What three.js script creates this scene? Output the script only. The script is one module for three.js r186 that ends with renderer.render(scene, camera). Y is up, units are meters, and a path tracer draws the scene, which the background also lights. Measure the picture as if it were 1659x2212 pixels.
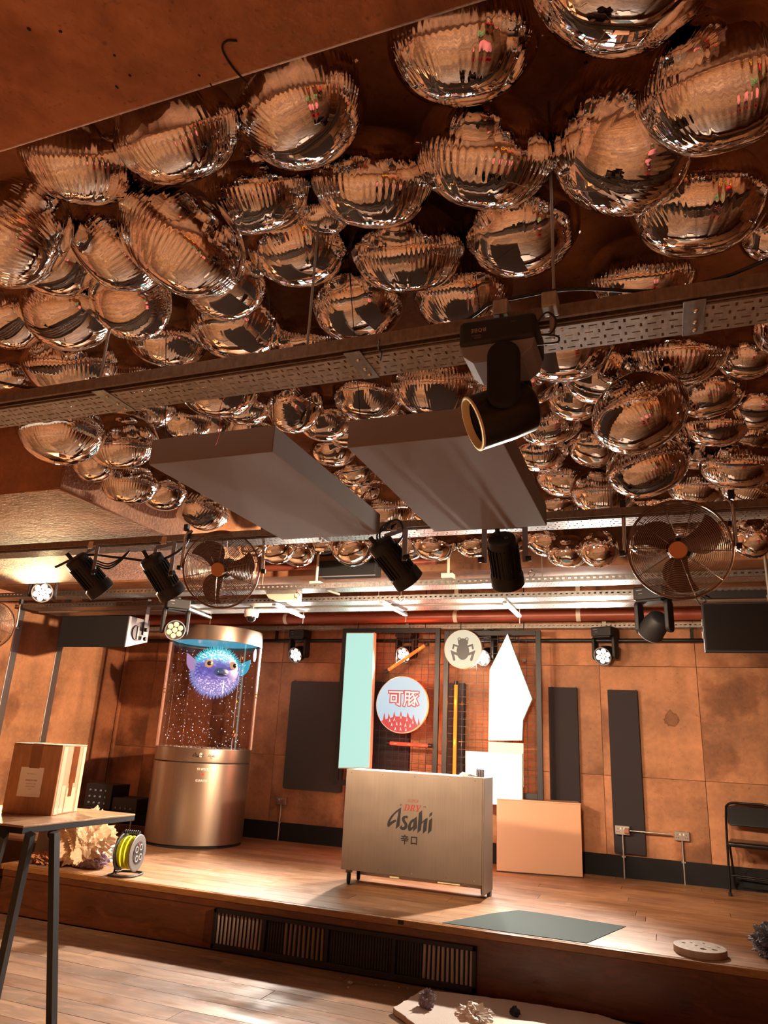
import * as THREE from 'three';
import { mergeGeometries } from 'three/addons/utils/BufferGeometryUtils.js';
import { RoundedBoxGeometry } from 'three/addons/geometries/RoundedBoxGeometry.js';
import { RectAreaLightUniformsLib } from 'three/addons/lights/RectAreaLightUniformsLib.js';

// ───────────────────────── camera, exposure, large lights ─────────────────────────
const scene = new THREE.Scene();
scene.background = new THREE.Color(0x000000);
const D2R = Math.PI / 180, W = 1659, H = 2212, FPX = 1560;
const camera = new THREE.PerspectiveCamera(2 * Math.atan(H / 2 / FPX) / D2R, W / H, 0.05, 60);
const EYE = new THREE.Vector3(0, 1.65, 0);
camera.position.copy(EYE);
camera.rotation.set(17.66 * D2R, 21.35 * D2R, 2.95 * D2R, 'YXZ');
camera.updateMatrixWorld(true);
const renderer = new THREE.WebGLRenderer({ antialias: true });
renderer.toneMapping = THREE.LinearToneMapping;
renderer.toneMappingExposure = 1.45;
renderer.shadowMap.enabled = true;
renderer.shadowMap.type = THREE.PCFSoftShadowMap;
RectAreaLightUniformsLib.init();

const LAMP = {                         // every light's strength in one place
  room: 66, roomColor: 0xffd8b8,       // ceiling panels of the room behind the camera (nits)
  head: 108, headColor: 0xfff0e0,      // moving heads on the back wall (candela)
  left: 112, par: 26, side: 430, parColor: 0xffdcb8,                           // the bright moving head by the left pillar
  teal: 3.2, white: 6, box: 6, neon: 4,
};
function rectLight(color, nits, w, h, pos, look) {
  const l = new THREE.RectAreaLight(color, nits, w, h);
  l.position.copy(pos); l.lookAt(look); scene.add(l); return l;
}
function spotLight(color, cd, pos, target, angle, penumbra, radius = 2) {
  const l = new THREE.SpotLight(color, cd, 0, angle, penumbra, 2);
  l.position.copy(pos); l.target.position.copy(target);
  l.castShadow = true; l.shadow.radius = radius; l.shadow.mapSize.set(1024, 1024); l.shadow.bias = -0.0005;
  scene.add(l); scene.add(l.target); return l;
}

// ───────────────────────── a pixel gives a direction; a surface gives the distance ─────────────────────────
const V = (x, y, z) => new THREE.Vector3(x, y, z);
const RM = new THREE.Matrix3().setFromMatrix4(camera.matrixWorld);
const ray = (x, y) => V((x - W / 2) / FPX, -(y - H / 2) / FPX, -1).applyMatrix3(RM);
const onY = (x, y, h) => { const d = ray(x, y); return EYE.clone().addScaledVector(d, (h - EYE.y) / d.y); };
const onZ = (x, y, z) => { const d = ray(x, y); return EYE.clone().addScaledVector(d, (z - EYE.z) / d.z); };
const onX = (x, y, X) => { const d = ray(x, y); return EYE.clone().addScaledVector(d, (X - EYE.x) / d.x); };

// ───────────────────────── seeded noise, textures ─────────────────────────
let seed = 12345;
const rnd = () => { seed = (seed * 1664525 + 1013904223) >>> 0; return seed / 4294967296; };
const rr = (a, b) => a + (b - a) * rnd();
const PERM = new Uint8Array(512); { const p = [...Array(256).keys()]; for (let i = 255; i > 0; i--) { const j = Math.floor(rnd() * (i + 1)); [p[i], p[j]] = [p[j], p[i]]; } for (let i = 0; i < 512; i++) PERM[i] = p[i & 255]; }
function vnoise(x, y, px, py) {          // value noise that repeats every px, py cells
  const xi = Math.floor(x), yi = Math.floor(y), fx = x - xi, fy = y - yi;
  const u = fx * fx * (3 - 2 * fx), v = fy * fy * (3 - 2 * fy);
  const m = (a, b) => ((a % b) + b) % b;
  const x0 = m(xi, px), x1 = m(xi + 1, px), y0 = m(yi, py), y1 = m(yi + 1, py);
  const h = (a, b) => PERM[(PERM[a & 255] + b) & 255] / 255;
  return (h(x0, y0) * (1 - u) + h(x1, y0) * u) * (1 - v) + (h(x0, y1) * (1 - u) + h(x1, y1) * u) * v;
}
function fbm(x, y, px, py, oct = 4) { let a = 0.5, s = 0, n = 0; for (let i = 0; i < oct; i++) { s += a * vnoise(x, y, px, py); n += a; a *= 0.5; x *= 2; y *= 2; px *= 2; py *= 2; } return s / n; }
const cl = (x, a = 0, b = 1) => Math.min(b, Math.max(a, x));
const sm = (a, b, x) => { const t = cl((x - a) / (b - a)); return t * t * (3 - 2 * t); };
function dataTex(w, h, fn, srgb = true) {
  const d = new Uint8Array(w * h * 4);
  for (let j = 0; j < h; j++) for (let i = 0; i < w; i++) { const c = fn(i / w, j / h), k = (j * w + i) * 4; d[k] = cl(c[0]) * 255; d[k + 1] = cl(c[1]) * 255; d[k + 2] = cl(c[2]) * 255; d[k + 3] = 255; }
  const t = new THREE.DataTexture(d, w, h); t.wrapS = t.wrapT = THREE.RepeatWrapping; t.magFilter = THREE.LinearFilter; t.minFilter = THREE.LinearMipmapLinearFilter; t.generateMipmaps = true;
  if (srgb) t.colorSpace = THREE.SRGBColorSpace; t.needsUpdate = true; return t;
}
const rep = (t, x, y) => { const c = t.clone(); c.repeat.set(x, y); c.needsUpdate = true; return c; };
// shuttered concrete: broad stains, pores, fine grit
const TX_CONC = dataTex(1024, 1024, (u, v) => {
  const a = fbm(u * 4, v * 4, 4, 4, 5), b = fbm(u * 9 + 3, v * 5 + 1, 9, 5, 4), g = fbm(u * 90, v * 90, 90, 90, 2), st = fbm(u * 26 + 7, v * 3, 26, 3, 3);
  const pore = sm(0.80, 0.9, fbm(u * 130 + 5, v * 130 + 9, 130, 130, 2));
  const stain = sm(0.55, 0.75, fbm(u * 6 + 11, v * 6 + 4, 6, 6, 5));
  let k = 0.80 + 0.34 * (a - 0.5) + 0.22 * (b - 0.5) + 0.10 * (g - 0.5) + 0.10 * (st - 0.5) - 0.12 * pore - 0.15 * stain + 0.2 * (fbm(u * 2 + 5, v * 14 + 2, 2, 14, 4) - 0.5);
  return [k * 1.02, k * (0.985 - 0.05 * stain), k * (0.97 - 0.09 * stain + 0.05 * (a - 0.5))];
});
const TX_CONC_B = dataTex(512, 512, (u, v) => { const k = 0.5 + 0.5 * (fbm(u * 70, v * 70, 70, 70, 3) - 0.5) - 0.25 * sm(0.8, 0.9, fbm(u * 90 + 5, v * 90 + 9, 90, 90, 2)) + 0.3 * (fbm(u * 8, v * 8, 8, 8, 3) - 0.5); return [k, k, k]; }, false);
// wood: grain runs along u
const TX_WOOD = dataTex(1024, 1024, (u, v) => {
  const wob = fbm(u * 3, v * 6, 3, 6, 3) * 1.6, gr = fbm(u * 4, v * 60 + wob * 6, 4, 60, 4), fine = fbm(u * 18, v * 260, 18, 260, 2), bl = fbm(u * 5 + 2, v * 9 + 5, 5, 9, 4), scuff = sm(0.66, 0.8, fbm(u * 22 + 9, v * 30, 22, 30, 3));
  const k = 0.82 + 0.30 * (gr - 0.5) + 0.12 * (fine - 0.5) + 0.26 * (bl - 0.5) + 0.10 * scuff;
  return [k, k * (0.96 + 0.06 * (bl - 0.5)), k * (0.92 + 0.10 * scuff)];
});
const TX_WOOD_R = dataTex(512, 512, (u, v) => { const k = 0.62 + 0.55 * (fbm(u * 7, v * 12, 7, 12, 4) - 0.5) + 0.2 * (fbm(u * 12, v * 160, 12, 160, 2) - 0.5); return [k, k, k]; }, false);
const TX_BRUSH = dataTex(512, 512, (u, v) => { const k = 0.9 + 0.07 * (fbm(u * 200, v * 3, 200, 3, 3) - 0.5) + 0.10 * (fbm(u * 4, v * 4, 4, 4, 3) - 0.5); return [k, k, k]; });
const TX_FINE = dataTex(512, 512, (u, v) => { const k = 0.5 + 0.7 * (fbm(u * 160, v * 160, 160, 160, 2) - 0.5); return [k, k, k]; }, false);
const TX_ZINC = dataTex(512, 512, (u, v) => { const k = 0.84 + 0.20 * (fbm(u * 26, v * 26, 26, 26, 3) - 0.5) + 0.12 * (fbm(u * 90, v * 9, 90, 9, 2) - 0.5); return [k, k, k * 0.99]; });
const TX_CARD = dataTex(512, 512, (u, v) => { const k = 0.86 + 0.14 * (fbm(u * 40, v * 6, 40, 6, 3) - 0.5) + 0.16 * (fbm(u * 5, v * 5, 5, 5, 4) - 0.5); return [k, k * 0.98, k * 0.96]; });
function canvasTex(w, h, draw) { const c = document.createElement('canvas'); c.width = w; c.height = h; const x = c.getContext('2d'); draw(x, w, h); const t = new THREE.CanvasTexture(c); t.colorSpace = THREE.SRGBColorSpace; t.magFilter = THREE.LinearFilter; return t; }

// ───────────────────────── materials ─────────────────────────
const std = (o) => new THREE.MeshStandardMaterial(o);
const phy = (o) => new THREE.MeshPhysicalMaterial(o);
const sc = (t, m) => rep(t, 1 / m, 1 / m);   // the texture spans m metres
const CONCRETE = 0xc28a60;           // one cast concrete for walls, beams, soffit and ceiling
const M = {
  wallBack: std({ color: CONCRETE, map: sc(TX_CONC, 2.3), bumpMap: sc(TX_CONC_B, 1.1), bumpScale: 0.004, roughness: 0.72 }),
  wallBack2: std({ color: CONCRETE, map: sc(TX_CONC, 3.1), bumpMap: sc(TX_CONC_B, 1.3), bumpScale: 0.004, roughness: 0.7 }),
  wallLeft: std({ color: CONCRETE, map: rep(TX_CONC, 1 / 2.6, 1 / 2.6), bumpMap: sc(TX_CONC_B, 1.1), bumpScale: 0.003, roughness: 0.7 }),
  beam: std({ color: CONCRETE, map: sc(TX_CONC, 1.9), bumpMap: sc(TX_CONC_B, 0.7), bumpScale: 0.008, roughness: 0.85 }),
  ceiling: std({ color: CONCRETE, map: sc(TX_CONC, 2.7), bumpMap: sc(TX_CONC_B, 0.9), bumpScale: 0.006, roughness: 0.9 }),
  soffit: std({ color: CONCRETE, map: sc(TX_CONC, 2.2), bumpMap: sc(TX_CONC_B, 0.9), bumpScale: 0.005, roughness: 0.85 }),
  plaster: std({ color: CONCRETE, map: sc(TX_CONC, 2.8), roughness: 0.9 }),
  joint: std({ color: 0x4a2f1e, roughness: 0.95 }),
  skirt: std({ color: 0x0b0a0c, roughness: 0.9 }),
  steel: std({ color: 0xb9b4ae, map: sc(TX_BRUSH, 0.6), metalness: 0.9, roughness: 0.34 }),
  zinc: std({ color: 0xa8a6a4, map: sc(TX_ZINC, 0.5), metalness: 0.85, roughness: 0.42 }),
  zincDull: std({ color: 0xbab0a6, map: sc(TX_ZINC, 0.5), metalness: 0.55, roughness: 0.55 }),
  strut: std({ color: 0x94806e, map: sc(TX_ZINC, 0.4), metalness: 0.45, roughness: 0.6 }),
  chrome: std({ color: 0xd8d4ce, metalness: 1, roughness: 0.14 }),
  foil: std({ color: 0xeae3df, metalness: 1, roughness: 0.015 }),
  black: std({ color: 0x111013, roughness: 0.6 }),
  blackMatte: std({ color: 0x0d0d0f, roughness: 0.85 }),
  blackGloss: std({ color: 0x101012, roughness: 0.22 }),
  blackMetal: std({ color: 0x1b1a1c, roughness: 0.38, metalness: 0.3 }),
  felt: std({ color: 0x80746c, bumpMap: sc(TX_FINE, 0.12), bumpScale: 0.002, roughness: 0.95 }),
  feltDark: std({ color: 0x2a2528, bumpMap: sc(TX_FINE, 0.2), bumpScale: 0.001, roughness: 0.95 }),
  feltGrey: std({ color: 0x3b3735, bumpMap: sc(TX_FINE, 0.2), bumpScale: 0.001, roughness: 0.95 }),
  pipeRed: std({ color: 0x8a4634, roughness: 0.38, metalness: 0.15 }),
  copperPaint: std({ color: 0x7a5a46, metalness: 0.85, roughness: 0.3 }),
  bladeBrown: std({ color: 0x523427, metalness: 0.3, roughness: 0.45, side: THREE.DoubleSide }),
  wire: std({ color: 0x8d7a6c, metalness: 0.9, roughness: 0.25 }),
  cable: std({ color: 0x111012, roughness: 0.55 }),
  white: std({ color: 0xd9d5ce, roughness: 0.5 }),
  cream: std({ color: 0xd8cfbd, roughness: 0.5 }),
  greyPaint: std({ color: 0x77757a, roughness: 0.55 }),
  card: std({ color: 0xb98256, map: sc(TX_CARD, 0.5), roughness: 0.8 }),
  brushedGold: std({ color: 0xa18d7c, map: sc(TX_BRUSH, 0.7), metalness: 0.88, roughness: 0.36 }),
  brushedSteel: std({ color: 0x94887c, map: sc(TX_BRUSH, 0.8), metalness: 0.8, roughness: 0.42 }),
};
const woodMat = (hex, m, rough, metal = 0) => std({ color: hex, map: sc(TX_WOOD, m), roughnessMap: sc(TX_WOOD_R, m), roughness: rough, metalness: metal });
const FLOOR_WOOD = [woodMat(0x8c6848, 2.0, 0.98), woodMat(0x946f4e, 2.3, 0.98), woodMat(0x805d42, 1.8, 0.98)];
const STAGE_WOOD = [woodMat(0xb08660, 2.0, 0.85), woodMat(0xb88f6a, 2.4, 0.85), woodMat(0xa67c56, 1.8, 0.85)];
M.fascia = woodMat(0x6b3c1e, 1.6, 0.6); M.nosing = woodMat(0xa0703f, 1.5, 0.5); M.veneer = woodMat(0xc9a27c, 1.2, 0.5);
const glow = (hex, k) => std({ color: 0x000000, emissive: hex, emissiveIntensity: k, roughness: 0.6 });

// ───────────────────────── object helpers ─────────────────────────
const taken = new Map();
function numbered(n) { const k = taken.get(n) || 0; taken.set(n, k + 1); return k ? `${n}_${String(k).padStart(3, '0')}` : n; }
function mg(list) {
  if (!Array.isArray(list)) return list;
  if (list.length === 1) return list[0];
  const a = list.map((g) => { const q = g.index ? g.toNonIndexed() : g; for (const k of Object.keys(q.attributes)) if (!['position', 'normal', 'uv'].includes(k)) q.deleteAttribute(k); return q; });
  return mergeGeometries(a, false);
}
function obj(name, geo, mat, parent) {
  const m = new THREE.Mesh(mg(geo), mat); m.castShadow = m.receiveShadow = true;
  if (parent) { m.name = name; parent.add(m); } else { m.name = numbered(name); scene.add(m); }
  return m;
}
function tag(o, label, category, group, kind) { o.userData.label = label; if (category) o.userData.category = category; if (group) o.userData.group = group; if (kind) o.userData.kind = kind; return o; }
function thing(name, label, category, pos, turn = 0, group) {
  const o = new THREE.Group(); o.name = numbered(name); if (pos) o.position.copy(pos); o.rotation.y = turn; scene.add(o); return tag(o, label, category, group);
}
function struct(name, label, category, geo, mat) { const o = geo ? obj(name, geo, mat) : new THREE.Group(); if (!geo) { o.name = numbered(name); scene.add(o); } return tag(o, label, category, null, 'structure'); }
function muv(g) {                     // uv in metres, by the way each face points
  const p = g.attributes.position, n = g.attributes.normal, uv = new Float32Array(p.count * 2);
  for (let i = 0; i < p.count; i++) {
    const ax = Math.abs(n.getX(i)), ay = Math.abs(n.getY(i)), az = Math.abs(n.getZ(i));
    const x = p.getX(i), y = p.getY(i), z = p.getZ(i);
    if (ay >= ax && ay >= az) { uv[2 * i] = x; uv[2 * i + 1] = z; } else if (ax >= az) { uv[2 * i] = z; uv[2 * i + 1] = y; } else { uv[2 * i] = x; uv[2 * i + 1] = y; }
  }
  g.setAttribute('uv', new THREE.BufferAttribute(uv, 2)); return g;
}
function uvShift(g, a, b) { const u = g.attributes.uv; for (let i = 0; i < u.count; i++) u.setXY(i, u.getX(i) + a, u.getY(i) + b); return g; }
const box = (w, h, d, x = 0, y = 0, z = 0) => muv(new THREE.BoxGeometry(w, h, d).translate(x, y, z));
const slab = (x0, x1, y0, y1, z0, z1) => box(x1 - x0, y1 - y0, z1 - z0, (x0 + x1) / 2, (y0 + y1) / 2, (z0 + z1) / 2);
const rbox = (w, h, d, r = 0.005, x = 0, y = 0, z = 0) => muv(new RoundedBoxGeometry(w, h, d, 2, Math.min(r, w / 2.01, h / 2.01, d / 2.01)).translate(x, y, z));
function aim(g, p, q) { const d = q.clone().sub(p), L = d.length(); g.applyQuaternion(new THREE.Quaternion().setFromUnitVectors(V(0, 1, 0), d.normalize())); return g.translate((p.x + q.x) / 2, (p.y + q.y) / 2, (p.z + q.z) / 2); }
const bar = (p, q, r, n = 8, r2 = r) => aim(new THREE.CylinderGeometry(r2, r, p.distanceTo(q), n), p, q);
function sqbar(p, q, w, d) {           // a square bar whose section keeps one side level
  const y = q.clone().sub(p), L = y.length(); y.normalize();
  let x = V(1, 0, 0).sub(y.clone().multiplyScalar(y.x)); if (x.length() < 0.1) x = V(0, 0, 1); x.normalize(); const z = x.clone().cross(y);
  const g = new THREE.BoxGeometry(w, L, d); g.applyMatrix4(new THREE.Matrix4().makeBasis(x, y, z)); return muv(g.translate((p.x + q.x) / 2, (p.y + q.y) / 2, (p.z + q.z) / 2));
}
const cyl = (r1, r2, h, n, x = 0, y = 0, z = 0) => new THREE.CylinderGeometry(r1, r2, h, n).translate(x, y, z);
const tube = (pts, r, n = 24, m = 6) => new THREE.TubeGeometry(new THREE.CatmullRomCurve3(pts), n, r, m);
const lathe = (pts, n = 32) => new THREE.LatheGeometry(pts.map(([r, y]) => new THREE.Vector2(r, y)), n);
function poly(pts, depth, bevel = 0) {  // outline in x,y extruded along z, from z = 0 to depth
  const s = new THREE.Shape(pts.map(([x, y]) => new THREE.Vector2(x, y)));
  return new THREE.ExtrudeGeometry(s, { depth: depth - 2 * bevel, bevelEnabled: bevel > 0, bevelThickness: bevel, bevelSize: bevel, bevelOffset: -bevel, bevelSegments: 2, curveSegments: 16 }).translate(0, 0, bevel);
}
function roundRect(w, h, r, x = 0, y = 0) { const s = new THREE.Shape(); const a = x - w / 2, b = y - h / 2; s.moveTo(a + r, b); s.lineTo(a + w - r, b); s.absarc(a + w - r, b + r, r, -Math.PI / 2, 0); s.lineTo(a + w, b + h - r); s.absarc(a + w - r, b + h - r, r, 0, Math.PI / 2); s.lineTo(a + r, b + h); s.absarc(a + r, b + h - r, r, Math.PI / 2, Math.PI); s.lineTo(a, b + r); s.absarc(a + r, b + r, r, Math.PI, Math.PI * 1.5); return s; }
const ext = (shape, depth, bevel = 0, seg = 8) => new THREE.ExtrudeGeometry(shape, { depth: Math.max(1e-4, depth - 2 * bevel), bevelEnabled: bevel > 0, bevelThickness: bevel, bevelSize: bevel, bevelOffset: -bevel, bevelSegments: 2, curveSegments: seg }).translate(0, 0, bevel);
function pointAt(o, dir) { o.quaternion.setFromUnitVectors(V(0, 0, 1), dir.clone().normalize()); return o; }   // the object's +z looks along dir
// ═════════════════════════ THE SETTING ═════════════════════════
const XL = -7.5, XR = 4.5, ZB = -8.92, ZF = 5.0, YC = 3.75, SY = 0.40, SZ = -5.72;

// floor: boards running across the room, each its own piece over a screed
{
  const f = struct('floor', 'scuffed brown wooden floor of long boards in front of the stage', 'floor');
  obj('screed', slab(XL - 0.2, XR + 0.2, -0.2, -0.022, ZB - 0.2, ZF + 0.2), M.joint, f);
  const pw = 0.2, L = 2.6, variants = [];
  for (let k = 0; k < 6; k++) variants.push(uvShift(rbox(L - 0.003, 0.022, pw - 0.0025, 0.0012), k * 1.7, k * 0.37));
  let row = 0;
  for (let z = SZ + 0.02 + pw / 2; z < ZF; z += pw, row++) {
    const off = (row * 0.97) % L;
    for (let x = XL - off + L / 2; x < XR + L / 2; x += L) {
      const p = obj('plank', variants[Math.floor(rnd() * 6)], FLOOR_WOOD[Math.floor(rnd() * 3)], f); p.position.set(x, -0.011 - rnd() * 0.0008, z);
    }
  }
}
// stage
{
  const s = struct('stage', 'low timber stage with a wooden deck and brown front board', 'stage');
  const NX = -5.85, NZ = -6.95;         // the deck steps back at its left end
  obj('deck_base', [slab(NX, XR, 0, SY - 0.024, NZ, SZ - 0.03), slab(XL, XR, 0, SY - 0.024, ZB, NZ)], M.joint, s);
  const pw = 0.2, L = 2.4, variants = [];
  for (let k = 0; k < 6; k++) variants.push(uvShift(rbox(L - 0.003, 0.024, pw - 0.0022, 0.0012), k * 1.3, k * 0.41));
  let row = 0;
  for (let z = SZ - 0.05 - pw / 2; z > ZB; z -= pw, row++) {
    const x0 = z > NZ ? NX : XL, off = (row * 0.83) % L;
    for (let x = x0; x < XR - 0.01;) {
      const end = Math.min(XR, x === x0 ? x0 + L - off + 0.15 : x + L), w = end - x;
      const g = Math.abs(w - L) < 0.01 ? variants[Math.floor(rnd() * 6)] : uvShift(rbox(w - 0.003, 0.024, pw - 0.0022, 0.0012), rnd() * 4, rnd() * 2);
      const p = obj('plank', g, STAGE_WOOD[Math.floor(rnd() * 3)], s); p.position.set((x + end) / 2, SY - 0.012, z); x = end;
    }
  }
  obj('nosing', [rbox(XR - NX, 0.05, 0.05, 0.008, (XR + NX) / 2, SY - 0.025, SZ - 0.025), rbox(0.04, 0.05, SZ - NZ, 0.008, NX - 0.02, SY - 0.025, (SZ + NZ) / 2)], M.nosing, s);
  obj('fascia', [slab(NX, XR, 0, SY - 0.05, SZ - 0.03, SZ - 0.012), slab(NX - 0.018, NX, 0, SY - 0.05, NZ, SZ - 0.03)], M.fascia, s);
  obj('fascia_lip', [slab(NX, XR, SY - 0.095, SY - 0.05, SZ - 0.012, SZ - 0.004)], M.fascia, s);
}
// back wall: cast panels with open joints
{
  const w = struct('wall_back', 'orange-brown cast concrete wall of large panels behind the stage', 'wall');
  obj('backing', slab(XL - 0.2, XR + 0.2, 0, YC, ZB - 0.22, ZB - 0.02), M.joint, w);
  const jx = onZ(1297, 1500, ZB).x, pitch = 1.045, jy = onZ(1420, 1440, ZB).y;
  for (let x = jx - 7 * pitch; x < XR; x += pitch) for (const [a, b] of [[SY - 0.05, 1.42], [1.42, jy], [jy, YC]]) {
    const x0 = Math.max(x, XL), x1 = Math.min(x + pitch, XR); if (x1 - x0 < 0.05) continue;
    const p = obj('panel', uvShift(rbox(x1 - x0 - 0.004, b - a - (a < 1 ? 0.0015 : 0.004), 0.03, 0.0025), rnd() * 5, rnd() * 5), rnd() < 0.5 ? M.wallBack : M.wallBack2, w);
    p.position.set((x0 + x1) / 2, (a + b) / 2, ZB - 0.015 + rr(-0.0015, 0.0015));
  }
  // an old brown water stain on the cast face
  const c = onZ(1450, 1556, ZB), st = canvasTex(256, 256, (x, a, b) => { x.clearRect(0, 0, a, b); for (let j = 0; j < b; j++) for (let i = 0; i < a; i++) { const dx = (i - 128) / 100, dy = (j - 120) / 108, r = Math.hypot(dx, dy) + 0.5 * (fbm(i / 40, j / 40, 64, 64, 3) - 0.5), k = 0.3 * (1 - sm(0.72, 0.86, r)) + 0.25 * sm(0.6, 0.78, r) * (1 - sm(0.8, 0.88, r)); if (k > 0.02) { x.fillStyle = `rgba(96,62,34,${k.toFixed(3)})`; x.fillRect(i, j, 1, 1); } } });
  const sp = obj('stain', new THREE.PlaneGeometry(0.24, 0.26), std({ map: st, transparent: true, roughness: 0.8 }), w); sp.position.set(c.x, c.y, ZB + 0.0035);
  const bb = struct('baseboard_back', 'black skirting board along the foot of the stage back wall', 'skirting', [slab(XL, XR, SY, onZ(640, 1779, ZB).y, ZB, ZB + 0.022)], M.skirt);
}
// left wall: boards with steel cover strips
{
  const w = struct('wall_left', 'pinkish board-marked concrete wall left of the stage', 'wall');
  obj('backing', slab(XL - 0.22, XL - 0.02, 0, YC, ZB - 0.2, ZF + 0.2), M.joint, w);
  const zs = [ZB, onX(247, 1560, XL).z, onX(133, 1373, XL).z, onX(10, 1500, XL).z, -4.2, -1.8, 0.6, 3.0, ZF];
  for (let i = 0; i + 1 < zs.length; i++) {
    const a = zs[i], b = zs[i + 1], p = obj('panel', uvShift(rbox(0.03, YC, b - a - 0.006, 0.003), rnd() * 5, rnd() * 5), i === 0 ? M.wallBack : M.wallLeft, w);
    p.position.set(XL - 0.015 + (i === 0 ? 0.03 : 0), YC / 2, (a + b) / 2);
  }
  for (const i of [2, 3]) { const t = obj('cover_strip', rbox(0.012, YC - 0.02, 0.1, 0.003), M.steel, w); t.position.set(XL + 0.006, YC / 2, zs[i]); t.userData.label = 'brushed steel cover strip'; }
}
struct('wall_right', 'brown rendered wall on the right of the room', 'wall', slab(XR, XR + 0.2, 0, YC, ZB - 0.2, ZF + 0.2), M.plaster);
struct('wall_rear', 'brown rendered wall at the far end of the room', 'wall', slab(XL - 0.2, XR + 0.2, 0, YC, ZF, ZF + 0.2), M.plaster);
struct('ceiling', 'dark brown concrete ceiling above the balloons', 'ceiling', slab(XL - 0.2, XR + 0.2, YC, YC + 0.2, ZB - 0.2, ZF + 0.2), M.ceiling);
// the downstand beam over the camera, chamfered along its edge
{
  const z1 = onY(550, 172, 2.95).z, z0 = 0.5, c = 0.02;
  const g = poly([[z1, YC], [z1, 2.95 + c], [z1 + c, 2.95], [z0 - c, 2.95], [z0, 2.95 + c], [z0, YC]], XR - XL);
  g.rotateY(-Math.PI / 2); g.scale(1, 1, 1);
  g.computeBoundingBox(); const b = g.boundingBox; g.translate(XL - b.min.x, 0, 0);
  const o = struct('trim_1', 'stained brown concrete beam crossing the ceiling, with blotches and nail holes', 'beam', muv(g), M.beam);
  // a bent tie wire and nails left in the concrete
  const P = (x, y) => onY(x, y, 2.947);
  obj('tie_wire', tube([P(512, 88), P(490, 88), P(480, 102), P(492, 130), P(515, 160), P(535, 178)], 0.0022, 24, 5), M.blackMatte, o);
  for (const [x, y] of [[62, 65], [130, 70], [247, 122], [252, 190], [280, 165], [430, 165], [455, 185], [308, 243]]) obj('nail_hole', new THREE.SphereGeometry(1, 10, 6).scale(rr(0.002, 0.004), 0.001, rr(0.003, 0.006)).translate(P(x, y).x, 2.9495, P(x, y).z), M.blackMatte, o);
}
// the dropped soffit on the left and the beam beyond the balloons
struct('trim_2', 'dropped pale concrete soffit on the left with streaky stains', 'soffit', muv(new RoundedBoxGeometry(XL * -1 - 3.19, YC - 2.95, 2.25, 2, 0.012).translate((XL - 3.19) / 2, (YC + 2.95) / 2, -3.0 - 1.125)), M.soffit);
struct('trim_3', 'brown concrete beam above the cable trays over the stage', 'beam', rbox(XR - XL, YC - 3.2, 0.55, 0.012, (XL + XR) / 2, (YC + 3.2) / 2, -6.62), M.wallBack2);

// warm ceiling panels of the room behind the camera: the light that the balloons, the counter and the beam take
for (const [x, z] of [[-4.6, 1.35], [-1.2, 1.35], [2.2, 1.35]]) {
  const t = thing('ceiling_light', 'warm rectangular ceiling light in the room behind', 'ceiling light', V(x, YC, z), 0, 'ceiling lights of the room behind');
  obj('housing', rbox(1.24, 0.07, 0.64, 0.006, 0, -0.035, 0), M.white, t);
  obj('light_diffuser', box(1.2, 0.006, 0.6, 0, -0.071, 0), glow(LAMP.roomColor, 1.6), t);
  rectLight(LAMP.roomColor, LAMP.room, 1.2, 0.6, V(x, YC - 0.08, z), V(x, 0, z));
}

// pipe, black bar and the small tray along the back wall
{
  const y = onZ(829, 1334, -8.55).y;
  const p = thing('sprinkler_pipe', 'red-brown painted pipe running along the top of the stage wall', 'pipe', V(0, y, -8.55));
  obj('pipe', bar(V(XL, 0, 0), V(XR, 0, 0), 0.068, 24), M.pipeRed, p);
  for (const x of [onZ(985, 1334, -8.55).x, onZ(620, 1334, -8.55).x, onZ(1250, 1334, -8.55).x]) { obj('clamp', [new THREE.CylinderGeometry(0.073, 0.073, 0.05, 24, 1, true).rotateZ(Math.PI / 2).translate(x, 0, 0), box(0.05, YC - y, 0.012, x, (YC - y) / 2 + 0.07, 0)], M.cream, p); }
  const yb = onZ(829, 1384, -8.8).y, b = thing('lighting_bar', 'black horizontal lighting bar on the stage wall', 'bar', V(0, yb, -8.8));
  obj('bar', bar(V(XL + 0.1, 0, 0), V(XR - 0.1, 0, 0), 0.024, 14), M.blackMetal, b);
  for (const px of [595, 1110, 1495, 1640]) { const x = onZ(px, 1384, -8.8).x; obj('bracket', [box(0.03, 0.2, 0.03, x, 0.09, -0.02), box(0.03, 0.03, 0.1, x, 0.0, -0.065)], M.blackMetal, b); }
}
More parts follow.
